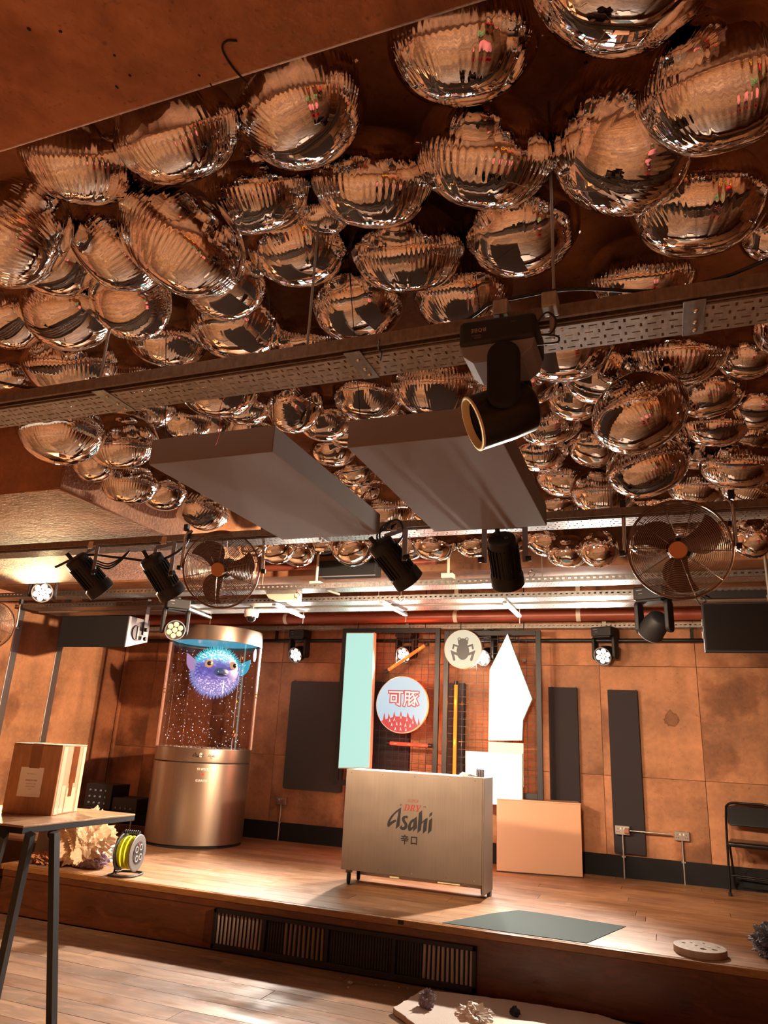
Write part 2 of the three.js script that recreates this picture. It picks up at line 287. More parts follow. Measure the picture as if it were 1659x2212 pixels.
// ═════════════════════════ CABLE TRAYS ═════════════════════════
function perfSheet(len, wid, th = 0.0016, rows = 4) {   // slots: long dashes and short cross slots in staggered rows
  const seg = 0.48, g0 = (() => {
    const s = new THREE.Shape([new THREE.Vector2(0, 0), new THREE.Vector2(seg, 0), new THREE.Vector2(seg, wid), new THREE.Vector2(0, wid)]);
    const hole = (x, y, w, h) => s.holes.push(new THREE.Path([new THREE.Vector2(x - w / 2, y - h / 2), new THREE.Vector2(x - w / 2, y + h / 2), new THREE.Vector2(x + w / 2, y + h / 2), new THREE.Vector2(x + w / 2, y - h / 2)]));
    for (let r = 0; r < rows; r++) for (let k = 0; k < 8; k++) { const x = (k + 0.25 + (r % 2) * 0.25) * 0.06, y = wid * (r + 0.5) / rows; hole(x, y, 0.024, 0.0065); hole((k + 0.75 + (r % 2) * 0.25) * 0.06 > seg - 0.006 ? 0.012 : (k + 0.75 + (r % 2) * 0.25) * 0.06, y, 0.007, 0.018); }
    return muv(new THREE.ExtrudeGeometry(s, { depth: th, bevelEnabled: false }));
  })();
  g0.rotateX(Math.PI / 2);              // lies flat: width along +z, thickness down
  const out = []; for (let x = 0; x < len - 0.01; x += seg) out.push(g0.clone().translate(x, 0, 0));
  return muv(mergeGeometries(out));
}
function slotted(len, h, th, x0, z) {   // an upright flange with a row of slots
  const seg = 0.5, s = new THREE.Shape([new THREE.Vector2(0, 0), new THREE.Vector2(seg, 0), new THREE.Vector2(seg, h), new THREE.Vector2(0, h)]);
  for (let k = 0; k < 10; k++) { const x = (k + 0.5) * 0.05, y = h * 0.55; s.holes.push(new THREE.Path([new THREE.Vector2(x - 0.011, y - 0.006), new THREE.Vector2(x - 0.011, y + 0.006), new THREE.Vector2(x + 0.011, y + 0.006), new THREE.Vector2(x + 0.011, y - 0.006)])); }
  const g0 = new THREE.ExtrudeGeometry(s, { depth: th, bevelEnabled: false }), out = [];
  for (let x = 0; x < len - 0.01; x += seg) out.push(g0.clone().translate(x0 + x, 0, z));
  return muv(mergeGeometries(out));
}
function strutChannel(x0, x1, z, y0, w = 0.041, h = 0.041, t = 0.0026) {   // open side down, with lips
  return [slab(x0, x1, y0, y0 + h, z, z + t), slab(x0, x1, y0, y0 + h, z - w, z - w + t), slab(x0, x1, y0 + h - t, y0 + h, z - w, z), slab(x0, x1, y0, y0 + t, z - 0.0095, z), slab(x0, x1, y0, y0 + t, z - w, z - w + 0.0095)];
}
function cableTray(label, x0, x1, zNear, width, y, o = {}) {
  const L = x1 - x0, t = thing('cable_tray', label, 'cable tray', V(x0, y, zNear), 0, o.group);
  const z = o.strut ? -0.047 : 0;
  const base = obj('perforated_base', perfSheet(L, width, 0.0016, o.rows || 4), o.mat || M.zinc, t); base.position.set(0, 0.0016, z - width);
  const LL = Math.ceil(L / 0.48) * 0.48;
  if (o.slots) { obj('side_rail', slotted(L, 0.05, 0.0016, 0, z - 0.0016), o.mat || M.zinc, t); obj('side_rail', slotted(L, 0.05, 0.0016, 0, z - width), o.mat || M.zinc, t); }
  else for (const zz of [z, z - width + 0.0016]) obj('side_rail', slab(0, LL, 0.0005, 0.05, zz - 0.0016, zz), o.mat || M.zinc, t);
  if (o.strut) obj('strut_channel', strutChannel(0, LL, 0, 0.004), M.strut, t);
  for (const px of o.joins || []) {
    const x = px - x0, j = obj('joiner_plate', rbox(0.06, 0.003, width + 0.04, 0.001, x, -0.0016, z - width / 2 + 0.016), M.zinc, t);
    for (const k of [-0.42, -0.12, 0.3]) obj('bolt', new THREE.SphereGeometry(0.008, 12, 6, 0, Math.PI * 2, 0, Math.PI / 2).rotateX(Math.PI).translate(x + 0.004, -0.003, z - width / 2 + 0.016 + k * width), M.chrome, j);
  }
  for (const rx of o.rods || []) obj('hanger_rod', bar(V(rx - x0, 0.045, z - 0.006), V(rx - x0, YC - y, z - 0.006), 0.005, 8), M.zincDull, t);
  return t;
}
const TY = 2.87;
const T1z = onY(829, 745, TY).z, T2z = onY(829, 1143, TY).z;
cableTray('wide perforated cable tray with joiner plates, hung in front of the two black panels', -5.2, 2.6, T1z, 0.145, TY, { strut: true, mat: M.zincDull, joins: [onY(222, 850, TY).x, onY(775, 780, TY).x, onY(1500, 660, TY).x], rods: [onY(120, 800, TY).x, onY(577, 700, TY).x, onY(1180, 640, TY).x] });
cableTray('perforated cable tray carrying the fans and the black spotlights', -7.1, 3.4, T2z, 0.155, TY, { strut: true, rods: [onY(1075, 1110, TY).x, onY(1312, 1080, TY).x], joins: [onY(700, 1170, TY).x] });
const T3z = onY(829, 1267, 3.0).z, T4z = onY(829, 1297, 3.0).z;
cableTray('narrow slotted cable tray under the concrete beam over the stage', -7.3, 4.3, T3z, 0.2, 3.0, { slots: true, rows: 4, rods: [-3.6, -0.9, 1.4] });
cableTray('first of the twin slotted cable trays with pipes between them over the stage', -7.3, 4.3, T4z, 0.24, 3.0, { slots: true, rows: 5, rods: [onY(822, 1300, 3).x, 1.1] });
cableTray('second of the twin slotted cable trays, next to the red pipe', -7.3, 4.3, T4z - 0.31, 0.26, 3.0, { slots: true, rows: 5 });
cableTray('small slotted cable tray fixed along the top of the stage wall', -7.3, 4.3, -8.72, 0.12, onZ(829, 1360, -8.75).y, { slots: true, rows: 3, mat: M.zincDull });
for (const k of [0, 1]) { const c = tag(obj('conduit', bar(V(-7.3, 3.0, T4z - 0.262 - k * 0.03), V(4.3, 3.0, T4z - 0.262 - k * 0.03), 0.0095, 10), M.zincDull), 'thin steel conduit running between the twin cable trays', 'conduit', 'conduits between the twin trays'); }
// short channels that cross the trays, holding the lighting clamps
for (const [a, b] of [[[592, 1303], [655, 1330]], [[823, 1298], [877, 1325]], [[1090, 1297], [1122, 1328]], [[395, 1308], [455, 1332]]]) {
  const p = onY(a[0], a[1], 2.985), q = onY(b[0], b[1], 2.985), t = thing('strut_bracket', 'short slotted steel channel slung under the trays over the stage', 'bracket', p, 0, 'short channels under the trays');
  obj('channel', sqbar(V(0, 0, 0), q.clone().sub(p), 0.041, 0.025).translate(0, -0.014, 0), M.zinc, t);
  obj('threaded_rod', bar(q.clone().sub(p).add(V(0, -0.09, 0)), q.clone().sub(p).add(V(0, 0.1, 0)), 0.005, 8), M.zincDull, t);
}
// cables lying along the trays
const cableRun = (pts, r, label, name = 'cable') => tag(obj(name, tube(pts, r, 60, 6), M.cable), label, 'cable');
{
  const s = [[0, 826], [70, 838], [260, 815], [420, 790], [600, 775], [760, 745], [900, 720], [1010, 690], [1060, 655], [1120, 642], [1230, 624], [1420, 628], [1560, 600], [1659, 560]];
  cableRun(s.map(([x, y], i) => onY(x, y, TY + 0.07)), 0.006, 'black cable lying along the front cable tray');
  cableRun([[-5, 1], [-3, 0], [-1, 1], [1, 0], [4, 1]].map(([x, k]) => V(x, 3.03 + k * 0.03, T4z - 0.1)), 0.012, 'black cable lying in the first of the twin trays');
  cableRun([[820, 735], [818, 752], [824, 762], [822, 778]].map(([x, y]) => onY(x, y, TY - 0.01)), 0.003, 'thin black cable tie hanging over the front tray rail', 'cable_tie');
  const t = T2z + 0.02;
  cableRun([onZ(120, 1225, t), onZ(180, 1200, t), onZ(260, 1205, t), onZ(345, 1210, t), onZ(398, 1180, t), onZ(412, 1150, t)], 0.009, 'thick black cable drooping between the left spotlights and the fan');
  for (const k of [0, 1, 2]) cableRun([onZ(205, 1210 + k * 5, t), onZ(235, 1218 + k * 5, t), onZ(262, 1205 + k * 3, t), onZ(280, 1190, t)], 0.006, ['upper', 'middle', 'lower'][k] + ' of three black cables looping under the left end of the fan tray');
  // a red thread tied to the front tray
  const r = thing('red_thread', 'red thread knotted on the front cable tray, hanging over the panel edge', 'thread', onY(488, 852, TY));
  const q = (x, y) => onZ(x, y, T1z - 0.2).sub(r.position);
  obj('strand', tube([q(488, 852), q(480, 868), q(474, 890), q(475, 925), q(470, 950), q(465, 962)], 0.0014, 30, 5), std({ color: 0xc32a1e, roughness: 0.6 }), r);
  obj('knot', new THREE.TorusGeometry(0.008, 0.0018, 6, 16).translate(0, -0.004, -0.1), std({ color: 0xc32a1e, roughness: 0.6 }), r);
}
// ═════════════════════════ FOIL BALLOONS ═════════════════════════
// two round foil sheets welded at the rim: smooth domes that break into pleats towards the seam
function foilGeo(variant, nPhi, nV) {
  const q = 0.74, ph = variant * 1.7, N = 62 + variant * 4, pos = [], idx = [];
  const dent = []; for (let k = 0; k < 7; k++) dent.push([rnd() * 6.283, rr(0.72, 0.95), rr(0.12, 0.3), rr(0.01, 0.03), rnd() < 0.5 ? 1 : -1]);
  const rings = 2 * nV;                 // from the top pole over the seam to the bottom pole
  for (let j = 0; j <= rings; j++) {
    const s = j / rings * 2 - 1, side = s <= 0 ? 1 : -1, a = (1 - Math.abs(s));           // a: 0 at poles, 1 at the seam
    const rho = Math.sin(Math.min(1, a * 1.0) * Math.PI / 2), body = Math.pow(Math.max(0, 1 - Math.pow(rho, 2.6)), 0.62) * q;
    for (let i = 0; i <= nPhi; i++) {
      const f = i / nPhi * Math.PI * 2;
      const vary = 0.25 + 0.75 * sm(0.3, 0.7, fbm(f * 1.9 + variant * 7, 3.3 + side, 64, 64, 2)), amp = sm(0.72, 0.99, rho), c1 = vary * Math.sin(N * f + ph + 0.9 * Math.sin(5 * f + ph)), c2 = Math.sin(9 * f + 2.1 * ph) * 0.6 + Math.sin(13 * f + ph) * 0.4;
      let r = rho * (1 - 0.010 * amp * (0.5 + 0.5 * c1) - 0.009 * amp * (0.5 + 0.5 * c2));
      let y = side * body * (1 + 0.06 * amp * c2) + amp * (0.006 * c1 + 0.007 * Math.sin(7 * f + ph)) * (side > 0 ? 1 : 0.9);
      y += side * sm(0.7, 0.92, rho) * 0.009 * c1 * Math.sin(Math.PI * cl((rho - 0.6) / 0.4)) - side * sm(0.35, 0.9, rho) * (1 - sm(0.95, 1, rho)) * 0.012 * vary * Math.pow(Math.abs(Math.sin(8.5 * f + ph + Math.sin(3 * f))), 9);
      for (const [df, dr, dw, da, ds] of dent) { if (ds !== side) continue; let d = Math.abs(f - df); d = Math.min(d, Math.PI * 2 - d); y -= side * da * 1.8 * Math.exp(-Math.pow(d / dw, 2) - Math.pow((rho - dr) / 0.10, 2)); }
      pos.push(r * Math.cos(f), y, r * Math.sin(f));
    }
  }
  const w = nPhi + 1;
  for (let j = 0; j < rings; j++) for (let i = 0; i < nPhi; i++) { const a = j * w + i, b = a + 1, c = a + w, d = c + 1; idx.push(a, b, c, b, d, c); }
  const g = new THREE.BufferGeometry(); g.setAttribute('position', new THREE.Float32BufferAttribute(pos, 3)); g.setIndex(idx); g.computeVertexNormals();
  const n = g.attributes.normal;        // close the normals over the join of first and last column
  for (let j = 0; j <= rings; j++) { const a = j * w, b = a + nPhi, x = n.getX(a) + n.getX(b), y = n.getY(a) + n.getY(b), z = n.getZ(a) + n.getZ(b), l = Math.hypot(x, y, z) || 1; n.setXYZ(a, x / l, y / l, z / l); n.setXYZ(b, x / l, y / l, z / l); }
  g.setAttribute('uv', new THREE.Float32BufferAttribute(new Float32Array(pos.length / 3 * 2), 2));
  return g;
}
const FOIL_HI = [0, 1, 2, 3, 4].map((k) => foilGeo(k, 360, 12)), FOIL_LO = [0, 1, 2].map((k) => foilGeo(k, 150, 9));
const FOIL_TAIL = (() => { const g = poly([[-0.06, 0.88], [-0.025, 0.97], [-0.03, 1.02], [0.03, 1.02], [0.025, 0.97], [0.06, 0.88]], 0.012).translate(0, 0, -0.006); g.rotateX(Math.PI / 2); return g; })();
const QF = 0.74;
const camR = V(1, 0, 0).applyMatrix3(RM), camU = V(0, 1, 0).applyMatrix3(RM);
const balloonSpots = [], queue = [];
function balloon(px, py, major, minor, roll = 0, side = 1, D = 0.43) {
  const d = ray(px, py); let t = D * FPX / major; const top = YC - 0.2;        // they lie against the ceiling
  let tMax = Math.min((top - EYE.y) / d.y, 6.02 / -d.z); if (d.x < 0 && 3.0 / -d.x * -d.z > 2.85) tMax = Math.min(tMax, 3.0 / -d.x); if (t > tMax) t = tMax;   // short of the ceiling, the far beam and the soffit
  queue.push({ px, py, d, t, tMax, major, a: minor / major, roll, side });
}
const sizeAt = (b) => b.t * b.major / FPX, placeOf = (b) => EYE.clone().addScaledVector(b.d, b.t);
// neighbours that would cut into each other part along their lines of sight, nearer ones nearer, keeping a likely size
function settle() {
  for (let it = 0; it < 260; it++) for (let i = 0; i < queue.length; i++) for (let j = i + 1; j < queue.length; j++) {
    const A = queue[i], B = queue[j], g = placeOf(A).distanceTo(placeOf(B)), need = 0.47 * (sizeAt(A) + sizeAt(B)); if (g >= need) continue;
    const [n, f] = A.t < B.t ? [A, B] : [B, A];
    if (sizeAt(n) > 0.3 && n.t * n.d.y > 1.3) n.t *= 0.996; if (sizeAt(f) < 0.52 && f.t * 1.004 < f.tMax) f.t *= 1.004;
  }
  for (const b of queue) placeBalloon(placeOf(b), sizeAt(b), b.a, b.roll, b.side, b.major);
}
const ZONES = [[(p) => p.z > -1.3, 'beside the concrete beam'], [(p) => p.z > -2.05 && p.x < -1.0, 'in the left bay before the front tray'], [(p) => p.z > -2.05, 'in the right bay before the front tray'],
  [(p) => p.x < -2.3 && p.z > -5, 'against the pale soffit'], [(p) => p.z > -4.05 && p.x < -0.45, 'above the black hanging panels'], [(p) => p.z > -4.05, 'clustered behind the large moving head light'], [(p) => true, 'beyond the fan tray in front of the beam']];
function placeBalloon(p, D, aspect, roll, side, major) {
  const v = p.clone().sub(EYE).normalize();
  const e1 = camR.clone().multiplyScalar(Math.cos(roll * D2R)).addScaledVector(camU, -Math.sin(roll * D2R)); e1.addScaledVector(v, -e1.dot(v)).normalize();
  const e2 = v.clone().cross(e1).normalize(); if (e2.dot(camU) < 0) e2.negate();   // up in the picture
  const a = cl(aspect, QF, 1), cs = Math.sqrt((a * a - QF * QF) / (1 - QF * QF)), sn = Math.sqrt(1 - cs * cs);
  const n = v.clone().multiplyScalar(-cs).addScaledVector(e2, -sn * side).normalize();
  const zz = e1.clone().cross(n).normalize();
  const where = ZONES.find(([f]) => f(p))[1], look = Math.abs(n.y) > 0.8 ? 'lying flat' : 'tilted on edge';
  const o = thing('foil_balloon', `mirror-silver foil balloon ${look} ${where}`, 'balloon', p, 0, `silver foil balloons ${Math.abs(n.y) > 0.8 ? 'lying flat' : 'tilted'} ${where}`);
  o.quaternion.setFromRotationMatrix(new THREE.Matrix4().makeBasis(e1, n, zz)); o.rotateY(rnd() * 6.283); o.scale.setScalar(D * 0.527);
  obj('foil_body', major > 110 ? FOIL_HI[Math.floor(rnd() * 5)] : FOIL_LO[Math.floor(rnd() * 3)], M.foil, o);
  obj('valve_tail', FOIL_TAIL, M.foil, o);
  balloonSpots.push([p.x, p.y, p.z, D / 2]);
}
// near bay: [x, y, long axis, short axis, tilt, side the face turns]
for (const b of [
  [1345, -75, 395, 330, 0], [1000, 88, 318, 240, -4], [1490, 85, 170, 150, 20], [1565, 180, 350, 262, -18], [1340, 298, 318, 292, 70], [1508, 438, 275, 215, -6],
  [1047, 328, 294, 215, 8, -1], [1124, 486, 242, 215, 0], [652, 228, 280, 240, -25], [382, 282, 265, 178, -18, -1], [178, 340, 245, 165, 6], [548, 402, 248, 165, -12, -1],
  [806, 385, 260, 175, 2, -1], [648, 524, 220, 178, -10], [882, 537, 236, 156, -4, -1], [40, 500, 250, 190, -55], [118, 560, 175, 150, 10], [246, 522, 225, 150, 50, -1],
  [395, 518, 275, 180, 38, -1], [492, 606, 182, 160, -20], [25, 682, 150, 140, 0], [150, 668, 192, 172, 0], [282, 645, 176, 165, 60], [360, 724, 175, 130, 14], [510, 692, 200, 165, 12],
  [774, 650, 200, 170, -8], [1000, 634, 206, 160, -8], [665, 735, 140, 95, 0], [152, 782, 188, 124, 0, -1], [22, 806, 120, 95, 0], [1385, 596, 225, 165, -5], [1418, 572, 120, 90, 0],
  [1655, 500, 130, 110, 60], [290, 808, 120, 85, 0], [700, 460, 120, 90, 0], [560, 260, 130, 100, 0],
]) balloon(...b);
// middle bay, between the front tray and the fan tray
for (const b of [
  [132, 930, 175, 140, 12], [262, 952, 150, 112, 0, -1], [205, 1002, 92, 75, 0], [278, 1040, 124, 84, 8, -1], [352, 1062, 100, 78, 10], [432, 1092, 128, 92, 32], [312, 880, 130, 95, 0], [398, 900, 140, 100, 10],
  [455, 912, 110, 95, 0], [530, 872, 118, 90, 0], [540, 922, 112, 92, 0], [640, 872, 130, 112, -60], [702, 905, 118, 92, 0], [795, 850, 154, 118, 10], [944, 826, 190, 130, 0], [1032, 850, 120, 100, 0],
  [722, 968, 100, 76, 0], [770, 1012, 98, 70, -8], [798, 1050, 90, 70, 0], [836, 1096, 126, 84, 0], [752, 930, 90, 70, 0], [880, 900, 110, 80, 0], [1152, 815, 120, 110, -60],
  [1290, 798, 165, 142, 12], [1240, 858, 118, 98, 10], [1465, 755, 192, 128, 0, -1], [1612, 765, 125, 102, 0], [1382, 892, 200, 160, -28], [1530, 842, 145, 112, -14], [1632, 872, 116, 110, 0],
  [1545, 912, 136, 92, 0, -1], [1188, 908, 138, 96, -12], [1282, 958, 118, 100, 20], [1168, 972, 120, 92, 0], [1222, 1022, 134, 96, 6], [1398, 1006, 168, 126, -20], [1500, 966, 124, 92, 0],
  [1592, 998, 152, 102, 4], [1615, 938, 116, 96, 0], [1506, 1046, 122, 82, 6], [1612, 1050, 116, 84, 24], [1302, 1058, 134, 90, 0], [1352, 1084, 100, 70, 0], [1205, 1082, 100, 70, 0], [1440, 1082, 100, 70, 0], [1560, 1084, 90, 66, 0],
]) balloon(...b);
// beyond the fan tray, in front of the beam
for (const b of [
  [598, 1184, 78, 66, 0], [642, 1190, 78, 64, 20], [545, 1176, 66, 52, 0], [765, 1180, 96, 84, -14], [884, 1176, 72, 70, 0], [936, 1174, 96, 66, 12], [1026, 1170, 88, 64, -8], [1180, 1166, 92, 70, 20],
  [1226, 1190, 92, 64, 0], [1292, 1184, 82, 80, 60], [1400, 1166, 90, 70, 0], [1622, 1160, 92, 82, 70], [1105, 1160, 90, 68, 0], [700, 1168, 84, 64, 0], [1480, 1160, 90, 70, 0], [1545, 1150, 90, 70, 0],
]) balloon(...b, 1, 0.42);
settle();
// the second layer, seen through the gaps further back and mirrored in the first
{
  let n = 0;
  for (let z = -1.25; z > -5.9 && n < 80; z -= 0.46) for (let x = z > -2.4 ? 0.95 : -2.75; x < 2.6; x += 0.48) {
    const p = V(x + rr(-0.1, 0.1), YC - rr(0.25, 0.3), z + rr(-0.1, 0.1));
    if (balloonSpots.some(([a, b, c, r]) => Math.hypot(a - p.x, (b - p.y) * 1.3, c - p.z) < r + 0.15)) continue;
    n++; placeBalloon(p, rr(0.4, 0.45), rr(0.68, 1), rr(-40, 40), rnd() < 0.7 ? 1 : -1, 90);
  }
}
// ═════════════════════════ HANGING PANELS ═════════════════════════
{
  const PY = 2.73;
  [[-2.0, -1.4, -2.325, -3.53, 'left'], [-1.09, -0.5, -2.36, -3.545, 'right']].forEach(([x0, x1, z0, z1], i) => {
    const t = thing('acoustic_panel', i ? 'black acoustic ceiling panel hung behind the large moving head light' : 'black acoustic ceiling panel with the red thread hanging before its edge', 'acoustic panel', V((x0 + x1) / 2, PY, (z0 + z1) / 2));
    const w = x1 - x0, d = z0 - z1;
    obj('felt_body', rbox(w, 0.115, d, 0.004, 0, 0.0575, 0), M.felt, t);
    for (const sx of [-1, 1]) for (const sz of [-1, 1]) obj('hanging_wire', bar(V(sx * (w / 2 - 0.03), 0.115, sz * (d / 2 - 0.05)), V(sx * (w / 2 - 0.03) - 0.1, YC - PY, sz * (d / 2 - 0.05) + 0.06), 0.0018, 6), M.cable, t);
  });
}
// ═════════════════════════ STAGE LIGHTS ═════════════════════════
const UP = V(0, 1, 0);
function clampHook(parent, y) { obj('hook_clamp', [rbox(0.045, 0.06, 0.04, 0.006, 0, y + 0.03, 0), bar(V(-0.035, y + 0.035, 0), V(0.05, y + 0.035, 0), 0.006, 8)], M.chrome, parent); }
// seven-lens moving head: base, yoke and a head that looks along dir; origin at the head's pivot
const LENS_SPOTS = [[0, 0], ...[0, 1, 2, 3, 4, 5].map((k) => [Math.cos(k * Math.PI / 3 + 0.3) * 0.062, Math.sin(k * Math.PI / 3 + 0.3) * 0.062])];
const LENS_GEO = new THREE.SphereGeometry(0.029, 16, 8, 0, Math.PI * 2, 0, Math.PI / 2).scale(1, 0.35, 1).rotateX(Math.PI / 2);
function movingHead(label, pos, dir, lit, s = 1, yaw = 0, group) {
  const t = thing('moving_head_light', label, 'stage light', pos, 0, group); t.scale.setScalar(s);
  const fl = dir.clone().setY(0); const ya = yaw || Math.atan2(fl.x, fl.z);
  const y = new THREE.Group();
  const rot = (g) => g.rotateY(ya);
  const b = obj('base', [rot(rbox(0.25, 0.11, 0.2, 0.014, 0, 0.26, 0)), rot(rbox(0.2, 0.02, 0.16, 0.006, 0, 0.2, 0))], M.black, t);
  obj('printed_mark', rot(box(0.05, 0.008, 0.001, -0.07, 0.285, 0.1005)), M.greyPaint, b); obj('printed_mark', rot(box(0.03, 0.006, 0.001, -0.06, 0.255, 0.1005)), M.greyPaint, b);
  for (const k of [-1, 1]) obj('yoke_arm', rot(ext(roundRect(0.12, 0.27, 0.05), 0.035, 0.008).rotateY(Math.PI / 2).translate(k * 0.125 - 0.0175, 0.075, 0)), M.black, t);
  const h = new THREE.Group(); h.name = 'head'; t.add(h); pointAt(h, dir);
  obj('head_shell', [lathe([[0.0, -0.115], [0.06, -0.112], [0.085, -0.09], [0.1, -0.02], [0.104, 0.06], [0.108, 0.075], [0.108, 0.085], [0.098, 0.087], [0.094, 0.07], [0, 0.068]], 32).rotateX(Math.PI / 2)], M.black, h);
  obj('rim', new THREE.TorusGeometry(0.103, 0.006, 8, 32).translate(0, 0, 0.085), M.greyPaint, h);
  const lm = lit > 0 ? glow(0xfff0cc, lit) : std({ color: 0xd8cfa8, roughness: 0.15 });
  for (const [x, yy] of LENS_SPOTS) { const l = obj('lamp_lens', LENS_GEO, lm, h); l.position.set(x, yy, 0.07); }
  obj('clamp', [rbox(0.05, 0.08, 0.04, 0.006, 0, 0.35, 0), rot(bar(V(-0.1, 0.32, 0), V(0.1, 0.32, 0), 0.008, 8))], M.zincDull, t);
  return t;
}
// four on the back wall, lit
const BACKZ = -8.75;
[[645, 1412, 'dark panel'], [878, 1412, 'orange tube light'], [1050, 1417, 'round frog sign'], [1308, 1414, 'two narrow wall panels']].forEach(([x, y, n], i) => {
  const p = onZ(x, y, BACKZ), dir = V([-0.3, -0.6, -0.8, -0.9][i], -0.9, 2.2).normalize();
  movingHead(`lit seven-lens moving head light on the stage wall near the ${n}`, p, dir, 3.2, 0.98);
  const at = p.clone().addScaledVector(dir, 0.12);
  spotLight(LAMP.headColor, LAMP.head, at, at.clone().add(V(dir.x / dir.z * 0.8, -0.3, 1)), 47 * D2R, 1, 4);
});
// the dazzling one by the left pillar
{
  const p = onZ(92, 1280, -5.6), dir = EYE.clone().add(V(-0.6, 0.2, 0)).sub(p).normalize();
  movingHead('dazzling lit moving head light hung beside the left pillar', p, dir, 14, 0.95);
  spotLight(0xffe0a8, LAMP.left, p.clone().addScaledVector(dir, 0.12), EYE.clone().add(V(-0.8, -1.4, 1.2)), 34 * D2R, 0.6, 4);
}
movingHead('unlit moving head light turned sideways above the glass display tube', onZ(376, 1358, -6.5), V(0.75, -0.35, 0.75), 0, 1.0);
movingHead('black moving head light with its back turned, beside the black hanging screen', onZ(1414, 1352, -6.6), V(-0.45, -0.55, -0.7), 0, 1.05, -0.4);

// the large moving head on the front tray: open barrel, its maker's print upside down
{
  const zc = T1z + 0.02, p = onZ(1085, 742, zc), t = thing('large_moving_head_light', 'large black moving head light with grey underside clamped to the front cable tray', 'stage light', V(p.x, TY - 0.01, zc));
  const y0 = p.y - t.position.y;
  obj('base', [rbox(0.225, 0.085, 0.17, 0.016, 0, y0 - 0.0, 0)], M.black, t);
  obj('underside', [poly([[-0.108, 0], [0.108, 0], [0.1, -0.035], [0.07, -0.06], [-0.07, -0.06], [-0.1, -0.035]], 0.15, 0.004).translate(0, y0 - 0.035, -0.075)], M.greyPaint, t);
  const tx = canvasTex(512, 192, (x, w, h) => { x.clearRect(0, 0, w, h); x.save(); x.translate(w / 2, h / 2); x.rotate(Math.PI); x.translate(-w / 2, -h / 2); x.fillStyle = '#8d8073'; x.font = 'bold 46px sans-serif'; x.fillText('ROBE', 330, 120); x.font = '17px sans-serif'; x.fillText('ROBIN', 372, 48); x.fillText('LEDBeam', 372, 66); x.font = '12px sans-serif'; x.fillText('Pointe', 110, 140); x.restore(); });
  obj('printed_marks', new THREE.PlaneGeometry(0.2, 0.075).translate(0, y0, 0.0858), std({ map: tx, transparent: true, roughness: 0.5 }), t);
  const a0 = onZ(1088, 805, zc + 0.1).sub(t.position);
  for (const [k, dz] of [[0, 0.085], [1, -0.115]]) obj('yoke_arm', ext(roundRect(0.092, 0.2, 0.042), 0.03, 0.008).translate(a0.x, a0.y - 0.005, dz), M.blackMatte, t);
  const hc = onZ(1092, 893, zc).sub(t.position), f = onZ(1034, 912, zc + 0.03).sub(t.position), ax = f.clone().sub(hc).normalize();
  const h = new THREE.Group(); h.name = 'head'; h.position.copy(hc); t.add(h); pointAt(h, ax);
  obj('barrel', lathe([[0, -0.085], [0.06, -0.083], [0.074, -0.07], [0.078, -0.02], [0.08, 0.0], [0.08, 0.098], [0.077, 0.1], [0.071, 0.1], [0.069, 0.06], [0.0, 0.055]], 40).rotateX(Math.PI / 2), M.blackMetal, h);
  obj('front_ring', lathe([[0.079, 0.096], [0.081, 0.103], [0.072, 0.105], [0.066, 0.085], [0.064, 0.085], [0.07, 0.106]], 40).rotateX(Math.PI / 2), std({ color: 0xc9b488, roughness: 0.4, side: THREE.DoubleSide }), h);
  obj('lens', new THREE.SphereGeometry(0.068, 24, 8, 0, Math.PI * 2, 0, 0.6).rotateX(Math.PI / 2).translate(0, 0, 0.012), std({ color: 0x5b5140, roughness: 0.1 }), h);
  for (const px of [1088, 1196]) { const q = onY(px, 695, TY).sub(t.position); obj('hook_clamp', [rbox(0.045, 0.05, 0.06, 0.005, q.x, 0.03, 0.03), rbox(0.014, 0.075, 0.02, 0.004, q.x, -0.03, 0.0)], M.zincDull, t); }
  obj('safety_cable', tube([V(0.11, y0 + 0.02, 0.05), V(0.14, y0 + 0.05, 0.05), V(0.165, y0 + 0.02, 0.05), V(0.15, y0 - 0.02, 0.05), V(0.12, y0 - 0.02, 0.05), V(0.17, y0 - 0.035, 0.05), V(0.17, y0 - 0.05, 0.05), V(0.11, y0 - 0.05, 0.05)], 0.003, 50, 6), M.cable, t);
}
